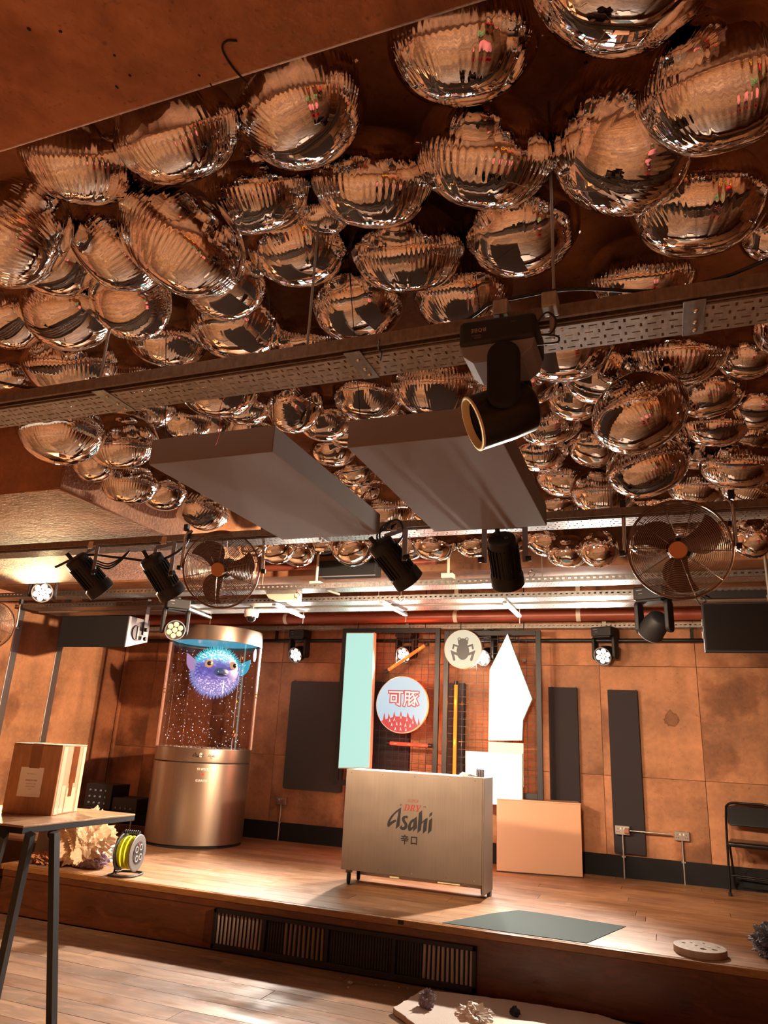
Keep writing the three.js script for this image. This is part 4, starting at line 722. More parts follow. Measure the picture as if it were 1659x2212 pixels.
// flat light boxes: a body with a glowing face, and an area light just in front of it
function lightBox(name, label, cat, pts, z, depth, hex, k, nits, stand = false, frameMat = M.white) {
  const P = pts.map(([x, y]) => onZ(x, y, z)), cx = P.reduce((s, p) => s + p.x, 0) / P.length, y0 = Math.min(...P.map((p) => p.y)), y1 = Math.max(...P.map((p) => p.y));
  const t = thing(name, label, cat, V(cx, y0, z)), sh = P.map((p) => [p.x - cx, p.y - y0]);
  const ccw = THREE.ShapeUtils.area(sh.map(([x, y]) => new THREE.Vector2(x, y))) > 0 ? sh : sh.reverse();
  obj('casing', poly(ccw, depth, 0.008).translate(0, 0, -depth), frameMat, t);
  const inset = ccw.map(([x, y]) => { const my = (y1 - y0) / 2; return [x * 0.965, my + (y - my) * 0.985]; });
  obj('light_face', poly(inset, 0.004).translate(0, 0, -0.002), glow(hex, k), t);
  const xs = ccw.map((p) => p[0]), w = Math.max(...xs) - Math.min(...xs), h = y1 - y0, c = V(cx + (Math.max(...xs) + Math.min(...xs)) / 2, (y0 + y1) / 2, z + 0.012);
  obj('bracket', [-0.3, 0.3].map((k) => box(0.04, 0.03, z - depth - ZM + 0.02, k * w, h * 0.75, (-depth + ZM - z) / 2 - 0.01)), M.blackMetal, t);
  if (stand) obj('pedestal', box(w * 0.98, y0 - SY, depth * 0.8, 0, (SY - y0) / 2, -depth / 2), M.cream, t);
  if (nits) rectLight(hex, nits, w * 0.9, h * 0.95, c, c.clone().add(V(0, 0, 1)));
  return t;
}
{
  const a = lightBox('teal_light_box', 'tall pale teal light box hung at the left of the mesh frames', 'light box', [[748, 1366], [808, 1366], [798, 1660], [730, 1660]], -8.46, 0.09, 0xbdeee0, 0.68, LAMP.teal);
  lightBox('pointed_light_panel', 'white light panel with a pointed top like a pencil tip', 'light panel', [[1096, 1368], [1057, 1447], [1054, 1600], [1128, 1600], [1130, 1556], [1150, 1510]], -8.5, 0.07, 0xfffdf6, 1.5, LAMP.white);
  lightBox('square_light_box', 'white square light box glowing behind the right end of the counter', 'light box', [[1005, 1622], [1129, 1628], [1129, 1740], [1005, 1736]], -8.5, 0.07, 0xf6fbff, 1.5, LAMP.box);
  // pale panel under the pointed one
  const p0 = onZ(1055, 1602, -8.54), p1 = onZ(1132, 1700, -8.54); const t = thing('frosted_panel', 'frosted pale panel below the pointed light panel', 'panel', V((p0.x + p1.x) / 2, p1.y, -8.54));
  obj('sheet', rbox(p1.x - p0.x, p0.y - p1.y, 0.02, 0.004, 0, (p0.y - p1.y) / 2, 0), std({ color: 0xe6e2d6, roughness: 0.5 }), t);
}
// round signs
function discSign(name, label, px, py, rpx, z, tex, k) {
  const c = onZ(px, py, z), e = onZ(px + rpx, py, z), r = c.distanceTo(e), t = thing(name, label, 'sign', c);
  obj('casing', lathe([[0, -0.05], [r - 0.01, -0.05], [r, -0.042], [r, 0.0], [r - 0.006, 0.006], [r - 0.01, 0.001]], 64).rotateX(Math.PI / 2), M.white, t);
  const g = new THREE.CircleGeometry(r - 0.008, 64).translate(0, 0, 0.002);
  obj('sign_face', g, std({ color: 0x777777, map: tex, emissive: 0xffffff, emissiveMap: tex, emissiveIntensity: k, roughness: 0.4 }), t);
  obj('hanger', bar(V(0, r * 0.6, -0.05), V(0, r * 0.6, ZM + 0.02 - z), 0.01, 8), M.blackMetal, t); return t;
}
discSign('round_fish_sign', 'round blue light sign with red characters above a red spiky pattern', 868, 1522, 57, -8.5, canvasTex(768, 768, (x, w, h) => {
  const g = x.createLinearGradient(0, 0, w, h); g.addColorStop(0, '#cfe6f4'); g.addColorStop(0.5, '#b4d6ee'); g.addColorStop(1, '#c9e0f0'); x.fillStyle = g; x.fillRect(0, 0, w, h);
  for (const [k, X] of [['ka', 180], ['ton', 410]]) { drawKanji(x, k, X, 190, 2.15, 50, '#cc3140'); drawKanji(x, k, X, 190, 2.15, 21, '#f4f2f4'); }
  x.fillStyle = '#cf2f3d'; x.beginPath(); x.moveTo(60, 640); const sp = [120, 190, 270, 370, 475, 560, 640];
  x.lineTo(118, 600); sp.forEach((s, i) => { const y = [500, 505, 480, 470, 480, 510, 555][i]; x.lineTo(s - 12, y + 110 - (i > 0 && i < 6 ? 30 : 0)); x.lineTo(s + 4, y); x.lineTo(s + 26, y + 95 - (i > 0 && i < 6 ? 25 : 0)); }); x.lineTo(690, 640); x.lineTo(600, 768); x.lineTo(150, 768); x.closePath(); x.fill();
  x.fillStyle = '#f6e9ec'; for (const [a, b] of [[210, 610], [280, 590], [378, 560], [470, 590], [560, 620], [245, 665], [320, 650], [378, 650], [450, 665], [520, 670], [300, 720], [380, 720], [460, 725]]) { x.beginPath(); x.moveTo(a, b - 32); x.lineTo(a + 16, b + 28); x.lineTo(a + 3, b + 8); x.lineTo(a - 14, b + 28); x.closePath(); x.fill(); }
}), 0.52);
discSign('round_frog_sign', 'round cream light sign with a dark frog silhouette', 1000, 1402, 41, -8.5, canvasTex(512, 512, (x, w, h) => {
  x.fillStyle = '#dfe0c8'; x.fillRect(0, 0, w, h); x.fillStyle = '#3a3836';
  // a plain frog seen from above
  x.beginPath(); x.ellipse(256, 285, 88, 118, 0, 0, 7); x.fill(); x.beginPath(); x.ellipse(256, 165, 72, 54, 0, 0, 7); x.fill();
  for (const k of [-1, 1]) { x.beginPath(); x.arc(256 + k * 52, 124, 26, 0, 7); x.fill(); x.lineWidth = 34; x.strokeStyle = '#3a3836'; x.lineCap = 'round'; x.beginPath(); x.moveTo(256 + k * 70, 330); x.lineTo(256 + k * 150, 300); x.lineTo(256 + k * 120, 400); x.stroke(); x.lineWidth = 24; x.beginPath(); x.moveTo(256 + k * 70, 220); x.lineTo(256 + k * 130, 200); x.lineTo(256 + k * 140, 250); x.stroke(); }
  x.fillStyle = '#dfe0c8'; for (const k of [-1, 1]) { x.beginPath(); x.arc(256 + k * 54, 120, 12, 0, 7); x.fill(); }
}), 0.45);
// orange tube lights
function tubeLight(label, a, b, z, hex) {
  const p = onZ(...a, z), q = onZ(...b, z), t = thing('tube_light', label, 'tube light', p), d = q.clone().sub(p), u = d.clone().normalize();
  obj('light_tube', bar(u.clone().multiplyScalar(0.02), d.clone().addScaledVector(u, -0.02), 0.02, 14), glow(hex, 1.5), t);
  for (const e of [[V(0, 0, 0), u], [d, u.clone().negate()]]) obj('end_cap', bar(e[0].clone().addScaledVector(e[1], -0.015), e[0].clone().addScaledVector(e[1], 0.03), 0.025, 14), M.blackMetal, t);
  obj('wire_hook', bar(d.clone(), d.clone().add(V(0, 0, ZM - 0.012 - z)), 0.004, 6), M.blackMetal, t);
  obj('wire_hook', bar(V(0, 0, 0), V(0, 0, ZM - 0.012 - z), 0.004, 6), M.blackMetal, t);
  const n = 3; for (let k = 0; k < n; k++) { const l = new THREE.PointLight(hex, LAMP.neon * d.length() / n * 0.35, 0, 2); l.position.copy(p).addScaledVector(d, (k + 0.5) / n).add(V(0, 0, 0.045)); l.castShadow = true; l.shadow.radius = 1; scene.add(l); }
  return t;
}
tubeLight('orange-red tube light hung aslant above the round fish sign', [835, 1450], [922, 1391], -8.55, 0xff5a1e);
tubeLight('orange-red tube light hung level below the round fish sign', [838, 1605], [930, 1611], -8.55, 0xff3a22);
tubeLight('tall orange tube light standing upright behind the counter', [985, 1474], [980, 1740], -8.55, 0xff7a1c);

// dark wall panels
function wallPanel(label, pts, mat, r = 0.01) { const P = pts.map(([x, y]) => onZ(x, y, ZB + 0.06)), x0 = (P[0].x + P[3].x) / 2, x1 = (P[1].x + P[2].x) / 2, y1 = (P[0].y + P[1].y) / 2, y0 = (P[2].y + P[3].y) / 2; const t = thing('wall_panel', label, 'acoustic panel', V((x0 + x1) / 2, y0, ZB)); obj('felt_body', ext(roundRect(x1 - x0, y1 - y0, Math.max(r, 0.004), 0, (y1 - y0) / 2), 0.06, 0.004), mat, t); for (const k of [-1, 1]) obj('fixing', rbox(0.02, 0.02, 0.03, 0.002, k * ((x1 - x0) / 2 - 0.03), y1 - y0 + 0.004, 0.025), M.greyPaint, t); return t; }
wallPanel('large dark grey felt wall panel between the display tube and the teal light box', [[627, 1473], [742, 1471], [745, 1712], [612, 1705]], M.feltGrey, 0.03);
wallPanel('narrow dark felt wall panel next to the mesh frame', [[1183, 1484], [1246, 1485], [1254, 1738], [1190, 1735]], M.feltDark);
wallPanel('long narrow dark felt wall panel behind the left wall socket', [[1312, 1490], [1378, 1491], [1394, 1848], [1327, 1842]], M.feltDark);
wallPanel('narrow dark felt wall panel seen through the mesh behind the upright tube light', [[962, 1475], [1002, 1476], [1002, 1740], [962, 1738]], M.feltDark);
wallPanel('dark felt wall panel seen through the mesh beside the teal light box', [[800, 1472], [884, 1474], [884, 1720], [800, 1718]], M.feltDark);

// ═════════════════════════ COUNTER, PLINTH ═════════════════════════
{
  const z = -6.70, A = onZ(750, 1660, z), B = onZ(740, 1878, z), C = onZ(1041, 1681, z), w = C.x - A.x + 0.01, h = (A.y + C.y) / 2 - B.y, cx = (A.x + C.x) / 2, d = 0.36;
  const t = thing('counter', 'brushed metal bar counter on castors with black and red beer lettering', 'counter', V(cx, SY, z - d / 2)), y0 = B.y - SY;
  obj('front_panel', rbox(w, h, 0.016, 0.003, 0, y0 + h / 2, d / 2 - 0.008), M.brushedSteel, t);
  obj('side_panel', rbox(0.016, h + 0.08, d, 0.003, w / 2 + 0.008, y0 + h / 2 - 0.04, 0), M.brushedSteel, t); obj('side_panel', rbox(0.016, h, d, 0.003, -w / 2 + 0.008, y0 + h / 2, -0.01), M.brushedSteel, t);
  obj('top_edge', [rbox(w * 0.84, 0.012, d, 0.002, -w * 0.08, y0 + h - 0.006, -0.008)], M.cream, t);
  obj('back_panel', rbox(w, h, 0.012, 0.002, 0, y0 + h / 2, -d / 2 + 0.006), M.white, t);
  obj('bottom_tray', [rbox(w - 0.03, 0.014, d - 0.03, 0.002, 0, y0 + 0.02, 0), rbox(w * 0.98, 0.07, 0.012, 0.002, 0.0, y0 - 0.045, -d / 2 + 0.03)], M.white, t);
  obj('corner_leg', [rbox(0.035, 0.15, 0.05, 0.004, w / 2 - 0.004, 0.075, -d / 2 + 0.04)], M.greyPaint, t);
  for (const [sx, sz] of [[-1, 1], [-1, -1], [1, -1]]) { const x = sx * (w / 2 - 0.06), zz = sz * (d / 2 - 0.06); const c = obj('castor', [new THREE.TorusGeometry(0.042, 0.016, 10, 24).rotateY(Math.PI / 2 + 0.3).translate(x, 0.058, zz), cyl(0.04, 0.04, 0.02, 20).rotateZ(Math.PI / 2).rotateY(0.3).translate(x, 0.058, zz)], M.blackMatte, t); obj('castor_fork', [rbox(0.05, 0.04, 0.05, 0.006, x, 0.118, zz)], M.greyPaint, c); }
  for (const fx of [-0.46, -0.22, 0.02, 0.26, 0.45]) for (const fy of [0.03, h - 0.03]) obj('screw', new THREE.SphereGeometry(0.005, 8, 5).scale(1, 1, 0.5).translate(fx * w, y0 + fy, d / 2 + 0.001), M.chrome, t);
  // lettering: black and red print on the front
  const tex = canvasTex(768, 768, (x, W2, H2) => {
    x.clearRect(0, 0, W2, H2); x.textAlign = 'center'; x.fillStyle = '#8f211c'; x.font = 'italic 58px serif'; x.fillText('SUPER', 420, 70);
    x.font = 'italic bold 128px serif'; x.fillText('DRY', 408, 200); x.fillStyle = '#3a1512'; x.font = 'italic bold 90px serif'; x.fillText('"', 214, 176); x.fillText('"', 606, 176);
    drawAsahi(x, 10, 158, 7.4, '#121013'); drawKanji(x, 'kara', 250, 560, 1.2, 19, '#121013'); drawKanji(x, 'kuchi', 402, 562, 1.2, 19, '#121013');
  });
  const dw = w * 0.335; obj('lettering', new THREE.PlaneGeometry(dw, dw).translate(w * -0.005, y0 + h * 0.505, d / 2 + 0.0012), std({ map: tex, transparent: true, roughness: 0.45 }), t);
  // ragged tape along the bottom edge
  obj('torn_tape', [rbox(0.09, 0.025, 0.004, 0.001, -0.14, y0 - 0.012, d / 2 - 0.02), rbox(0.2, 0.018, 0.004, 0.001, 0.36, y0 - 0.012, d / 2 - 0.02).rotateZ(0)], std({ color: 0xd8d2a8, roughness: 0.6 }), t);
  // odds and ends on top
  const k = thing('metal_holder', 'dark slatted metal holder standing on the right end of the counter', 'holder', onZ(1036, 1672, z - 0.2).setY(A.y - 0.012));
  obj('back', rbox(0.07, 0.07, 0.006, 0.001, 0, 0.035, -0.03), M.blackMetal, k); for (let q = 0; q < 5; q++) obj('prong', rbox(0.006, 0.075 + (q % 2) * 0.02, 0.006, 0.001, -0.03 + q * 0.015, 0.04, 0.0), M.greyPaint, k); obj('foot', rbox(0.07, 0.006, 0.06, 0.001, 0, 0.003, 0), M.greyPaint, k);
  crumple('crumpled_wrapper', 'crumpled white wrapper on top of the counter', 'wrapper', onZ(1012, 1672, z - 0.15).setY(A.y - 0.006), 0.07, 0.02, 0.05, M.white, 5);
}
{
  const P = onY(1072, 1882, SY), Q = onY(1256, 1896, SY), zf = (P.z + Q.z) / 2 + 0.02, hh = onZ(1075, 1726, zf).y - SY, w = onZ(1256, 1890, zf).x - onZ(1072, 1882, zf).x;
  const t = thing('plinth_box', 'plain peach-coloured low box standing on the stage beside the counter', 'box', V((P.x + Q.x) / 2 - 0.02, SY, zf - 0.15), Math.atan2(P.z - Q.z, Q.x - P.x));
  const peach = std({ color: 0xd0a080, roughness: 0.4 });
  obj('body', rbox(w, hh, 0.3, 0.006, 0, hh / 2, 0.01), peach, t);
  obj('base_line', box(w + 0.004, 0.012, 0.304, 0, 0.006, 0.01), M.joint, t);
  obj('top_cap', rbox(w + 0.006, 0.014, 0.306, 0.003, 0, hh + 0.007, 0.01), peach, t);
}
// crumpled things: a folded, pinched lump
function crumple(name, label, cat, pos, rx, ry, rz, mat, sd = 1, group) {
  const g = new THREE.IcosahedronGeometry(1, rx > 0.1 ? 22 : rx > 0.025 ? 12 : 3), p = g.attributes.position;
  const h3 = (x, y, z, k) => fbm(x * k + 10 + sd * 3.1, y * k + z * k * 0.7 + 20 + sd, 64, 64, 2);
  for (let i = 0; i < p.count; i++) { const x = p.getX(i), y = p.getY(i), z = p.getZ(i); const rg = (v) => Math.pow(1 - Math.min(1, Math.abs(v - 0.5) * 4), 2); const big = rx > 0.1; const rd = (big ? 0.72 : 0.55) + (big ? 0.32 : 0.55) * rg(h3(x, y, z, 1.7)) + 0.25 * rg(h3(z, x, y, 3.9)) + 0.10 * rg(h3(y, z, x, 9)); p.setXYZ(i, x * rx * rd, Math.max(-0.96 * ry, y * ry * rd), z * rz * rd); }
  g.computeVertexNormals(); g.computeBoundingBox(); g.translate(0, -g.boundingBox.min.y, 0);
  const o = obj(name, g, mat); o.position.copy(pos); return tag(o, label, cat, group);
}
// ═════════════════════════ WALL SOCKETS ═════════════════════════
function socket(label, px, py, foot, o = {}) {
  const zw = ZB + (o.off || 0), p = onZ(px, py, zw), t = thing('wall_socket', label, 'socket', p);
  obj('back_box', rbox(0.15, 0.09, 0.04, 0.004, 0, 0, 0.02), M.zincDull, t);
  const f = obj('face_plate', rbox(0.148, 0.088, 0.006, 0.003, 0, 0, 0.043), M.steel, t);
  for (const k of [-1, 1]) { obj('switch', rbox(0.014, 0.02, 0.006, 0.002, k * 0.018, 0.018, 0.047), M.white, f); obj('pin_holes', [box(0.005, 0.009, 0.002, k * 0.045, 0.012, 0.0465), box(0.009, 0.005, 0.002, k * 0.045 - 0.011, -0.016, 0.0465), box(0.009, 0.005, 0.002, k * 0.045 + 0.011, -0.016, 0.0465)], M.blackMatte, f); }
  const q = onZ(px + (foot[0] - px), foot[1], ZB + 0.02); obj('conduit', bar(V(0, -0.04, 0.02), V(0, SY - p.y + 0.0, 0.02), 0.011, 12), M.steel, t);
  obj('saddle', rbox(0.04, 0.02, 0.03, 0.003, 0, (SY - p.y) * 0.55, 0.012), M.steel, t);
  if (o.off) obj('spacer', box(0.05, 0.05, o.off, 0, 0, -o.off / 2), M.zincDull, t);
  if (o.link) obj('conduit', bar(V(0.07, 0.0, 0.02), V(o.link, o.linkY || 0, 0.02), 0.009, 12), M.steel, t);
  if (o.plug) obj('plug', [rbox(0.05, 0.05, 0.04, 0.008, o.plug * 0.045, 0, 0.065)], std({ color: 0x8d5a48, roughness: 0.5 }), t);
  return t;
}
socket('steel double wall socket with a black plug beside the dark grey wall panel', 609, 1730, [604, 1812], { plug: 1 });
socket('steel double wall socket in front of the long narrow panel, linked by a pipe', 1345, 1793, [1353, 1912], { link: onZ(1450, 1802, ZB).x - onZ(1345, 1793, ZB).x, linkY: onZ(1450, 1802, ZB).y - onZ(1345, 1793, ZB).y, plug: 1, off: 0.064 });
socket('steel double wall socket at the end of the linking pipe near the folding chair', 1473, 1806, [1478, 1925]);

// ═════════════════════════ FOLDING CHAIR ═════════════════════════
{
  const f = onY(1588, 1934, SY), t = thing('folding_chair', 'black metal folding chair with padded seat on the stage', 'chair', V(f.x + 0.2, SY, f.z - 0.1), -0.12); t.scale.setScalar(1.04);
  for (const k of [-1, 1]) {
    const x = k * 0.215;
    obj('front_leg', tube([V(x, 0.008, 0.2), V(x, 0.4, 0.02), V(x * 0.99, 0.66, -0.1), V(x * 0.96, 0.76, -0.15)], 0.0115, 20, 8), M.blackGloss, t);
    obj('back_leg', tube([V(x * 0.88, 0.008, -0.22), V(x * 0.88, 0.22, -0.06), V(x * 0.88, 0.43, 0.1)], 0.011, 12, 8), M.blackGloss, t);
    obj('rubber_foot', [cyl(0.015, 0.017, 0.03, 12, x, 0.015, 0.2), cyl(0.015, 0.017, 0.03, 12, x * 0.88, 0.015, -0.22)], M.blackMatte, t);
  }
  obj('top_tube', tube([V(-0.206, 0.76, -0.15), V(-0.17, 0.79, -0.162), V(0, 0.797, -0.166), V(0.17, 0.79, -0.162), V(0.206, 0.76, -0.15)], 0.0115, 24, 8), M.blackGloss, t);
  obj('backrest', [ext(roundRect(0.4, 0.19, 0.03), 0.022, 0.006).rotateX(-0.42).translate(0, 0.675, -0.12)], M.blackMetal, t);
  obj('seat', [rbox(0.4, 0.045, 0.38, 0.02, 0, 0.445, 0.03)], M.blackGloss, t);
  obj('cross_bar', [bar(V(-0.2, 0.17, 0.125), V(0.2, 0.17, 0.125), 0.008, 8), bar(V(-0.19, 0.12, -0.14), V(0.19, 0.12, -0.14), 0.008, 8)], M.blackGloss, t);
}
// ═════════════════════════ ON THE STAGE FLOOR ═════════════════════════
{
  // thin dark teal shape on the deck by the stage edge
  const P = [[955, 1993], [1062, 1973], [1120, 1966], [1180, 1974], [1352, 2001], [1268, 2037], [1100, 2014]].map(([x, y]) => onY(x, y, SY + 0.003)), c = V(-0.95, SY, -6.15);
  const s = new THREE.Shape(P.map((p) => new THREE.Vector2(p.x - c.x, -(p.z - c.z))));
  const t = tag(obj('floor_patch', ext(s, 0.004, 0.001).rotateX(-Math.PI / 2), std({ color: 0x3c4a49, roughness: 0.95 })), 'flat dark teal patch on the stage by its front edge', 'mat'); t.position.copy(c);
  // wooden disc with holes
  const d = onY(1513, 2060, SY), r = 0.168, k = thing('wooden_disc', 'thick round lid with holes and scratches lying on the stage edge', 'disc', V(d.x, SY, d.z));
  const sh = new THREE.Shape(); sh.absarc(0, 0, r, 0, Math.PI * 2); for (const [x, y, q] of [[-0.1, 0.04, 0.012], [0.02, -0.07, 0.02], [-0.02, 0.0, 0.01], [0.09, -0.05, 0.018], [0.12, 0.04, 0.01], [0.03, 0.1, 0.008], [-0.05, 0.07, 0.008]]) { const hp = new THREE.Path(); hp.absarc(x, y, q, 0, Math.PI * 2, true); sh.holes.push(hp); }
  obj('disc', ext(sh, 0.045, 0.004, 24).rotateX(-Math.PI / 2), std({ color: 0xb5a593, map: sc(TX_CARD, 0.4), roughness: 0.6 }), k);
  obj('underlay', cyl(r - 0.004, r - 0.004, 0.004, 40, 0, 0.002, 0), M.blackMatte, k);
  obj('scratches', [-0.3, 0.1, 0.5].map((a, i) => box(0.09, 0.001, 0.004, 0, 0.0455, 0).rotateY(a + 0.4).translate(0.02 + i * 0.01, 0, -0.02 + i * 0.02)), M.white, k);
  // gear at the right edge
  const e = onY(1648, 2068, SY), b = thing('gear_bag', 'crumpled grey plastic bag of black gear at the right end of the stage edge', 'bag', V(e.x + 0.1, SY, e.z - 0.05));
  const cr = crumple('x', '', '', V(0, 0, 0), 0.16, 0.1, 0.14, std({ color: 0x46444c, roughness: 0.35 }), 9); scene.remove(cr); taken.set('x', 0); cr.name = 'bag'; cr.userData = {}; b.add(cr);
  obj('black_box', rbox(0.1, 0.09, 0.12, 0.008, 0.0, 0.14, -0.03), M.black, b); obj('cable_loop', new THREE.TorusGeometry(0.05, 0.006, 8, 24).rotateX(1.4).translate(-0.04, 0.02, 0.12), M.cable, b);
}
// cable reel
{
  const f = onY(262, 1892, SY), t = thing('cable_reel', 'cable reel with bright yellow-green cable on a black wire stand', 'cable reel', V(f.x, SY, f.z - 0.07), 0.2);
  const R = 0.155, cy = R + 0.03;
  for (const k of [-1, 1]) obj('flange', [lathe([[0.02, -0.008], [R - 0.006, -0.008], [R, -0.003], [R, 0.004], [R - 0.012, 0.009], [0.1, 0.007], [0.02, 0.007]], 40).rotateZ(-k * Math.PI / 2).translate(k * 0.075, cy, 0)], k > 0 ? std({ color: 0x4c4a4b, roughness: 0.5 }) : M.black, t);
  const gm = std({ color: 0xb7c01c, roughness: 0.45 }); const coils = []; for (let k = 0; k < 9; k++) coils.push(new THREE.TorusGeometry(0.118 + (k % 3) * 0.006, 0.010, 8, 36).rotateY(Math.PI / 2).rotateZ(rr(-0.05, 0.05)).translate(-0.058 + k * 0.0145, cy, 0));
  obj('wound_cable', coils, gm, t).userData.label = 'yellow-green wound cable';
  obj('stand', [tube([V(-0.1, cy, 0), V(-0.115, cy + 0.12, -0.02), V(-0.1, cy + 0.165, -0.03), V(0.02, cy + 0.165, -0.03)], 0.009, 20, 8), tube([V(-0.1, cy, 0), V(-0.12, 0.05, 0.0), V(-0.115, 0.012, 0.02), V(-0.1, 0.01, 0.14), V(0.1, 0.01, 0.14), V(0.1, 0.01, -0.1), V(-0.1, 0.01, -0.1), V(-0.115, 0.012, 0.0)], 0.009, 50, 8)], M.black, t);
  const hd = obj('handle', bar(V(-0.09, cy + 0.165, -0.03), V(0.06, cy + 0.165, -0.03), 0.014, 12), M.black, t); for (let k = 0; k < 7; k++) obj('grip_ring', new THREE.TorusGeometry(0.0145, 0.004, 6, 14).rotateY(Math.PI / 2).translate(-0.08 + k * 0.02, cy + 0.165, -0.03), M.black, hd);
  const pl = obj('socket_plate', [cyl(0.095, 0.095, 0.008, 36).rotateZ(Math.PI / 2).translate(0.083, cy, 0)], M.black, t);
  for (const a of [0.6, 2.2, 3.9, 5.3]) obj('outlet', new THREE.TorusGeometry(0.024, 0.005, 8, 20).rotateY(Math.PI / 2).translate(0.088, cy + Math.sin(a) * 0.055, Math.cos(a) * 0.055), M.greyPaint, pl);
  obj('red_switch', rbox(0.008, 0.016, 0.012, 0.002, 0.09, cy + 0.075, 0.02), std({ color: 0xb02a20, roughness: 0.4 }), pl);
}
// floor monitor speaker, plastic heap, cloth, amplifiers on a rack stand
{
  const a = onY(18, 1866, SY), t = thing('floor_monitor', 'grey wedge-shaped stage monitor loudspeaker with a side handle', 'loudspeaker', V(-5.55, SY, -6.3), 0.0);
  obj('cabinet', poly([[-0.3, 0], [0.26, 0], [0.3, 0.12], [0.02, 0.42], [-0.26, 0.42]], 0.5, 0.01).rotateY(0.0).translate(0, 0, -0.25), std({ color: 0x6d675f, roughness: 0.6 }), t);
  const hd = obj('handle_cup', ext(roundRect(0.16, 0.1, 0.04), 0.01, 0.003).translate(-0.08, 0.24, 0.252), M.blackMatte, t); obj('handle_rim', [new THREE.TorusGeometry(0.06, 0.008, 8, 28).scale(1.35, 0.9, 1).translate(-0.08, 0.24, 0.26)], M.greyPaint, hd);
  crumple('plastic_film', 'heap of crumpled clear plastic film on the stage by the monitor', 'plastic film', V(onY(155, 1876, SY).x, SY, onY(155, 1876, SY).z - 0.12), 0.24, 0.24, 0.2, phy({ color: 0xd9bfa0, roughness: 0.18, clearcoat: 0.8, transmission: 0.35, thickness: 0 }), 2);
  crumple('cardboard_scrap', 'flattened torn cardboard scrap beside the plastic heap', 'cardboard', V(onY(95, 1868, SY).x, SY, onY(95, 1868, SY).z - 0.05), 0.2, 0.05, 0.12, M.card, 7);
  crumple('mauve_cloth', 'crumpled mauve cloth on the stage between the plastic heap and the cable reel', 'cloth', V(onY(193, 1876, SY).x, SY, onY(193, 1876, SY).z - 0.02), 0.14, 0.07, 0.09, std({ color: 0xa58f9c, roughness: 0.9 }), 3);
  crumple('printed_cloth', 'crumpled pale patterned cloth behind the mauve one', 'cloth', V(onY(212, 1866, SY).x, SY, onY(212, 1866, SY).z - 0.02), 0.11, 0.04, 0.08, std({ color: 0xb9b2b4, roughness: 0.9 }), 6);
  tag(obj('black_stick', bar(onY(196, 1862, SY).add(V(0, 0.01, 0)), onZ(178, 1820, onY(196, 1862, SY).z), 0.006, 8), M.black), 'thin black stick poking out of the plastic heap', 'stick');
}
{
  const z = -8.25, L = onZ(200, 1740, z).x, R2 = onZ(245, 1740, z).x, yb = onZ(220, 1745, z).y;
  const s = thing('rack_stand', 'low black stand with thin steel legs holding the amplifiers', 'stand', V(-6.75, SY, z));
  obj('shelf', rbox(0.95, 0.03, 0.45, 0.004, 0, yb - SY - 0.015, 0), M.black, s);
  for (const k of [-1, 1]) for (const q of [-1, 1]) obj('leg', bar(V(k * 0.42, 0, q * 0.18), V(k * 0.42, yb - SY - 0.03, q * 0.18), 0.012, 8), M.steel, s);
  const amp = (x, h, w, n, lab, y = 0) => { const a = thing('amplifier', lab, 'amplifier', V(-6.75 + x, yb + y, z)); obj('case', rbox(w, h, 0.34, 0.006, 0, h / 2, 0), M.black, a); for (let k = 0; k < n; k++) obj('control_knob', cyl(0.012, 0.012, 0.014, 10).rotateX(Math.PI / 2).translate(-w * 0.32 + (k % 4) * w * 0.2, h * (0.25 + 0.25 * Math.floor(k / 4)), 0.175), M.greyPaint, a); return a; };
  amp(-0.16, 0.3, 0.42, 12, 'taller black amplifier with rows of knobs on the stand behind the table'); amp(0.27, 0.16, 0.38, 4, 'lower black amplifier beside the taller one on the stand');
}
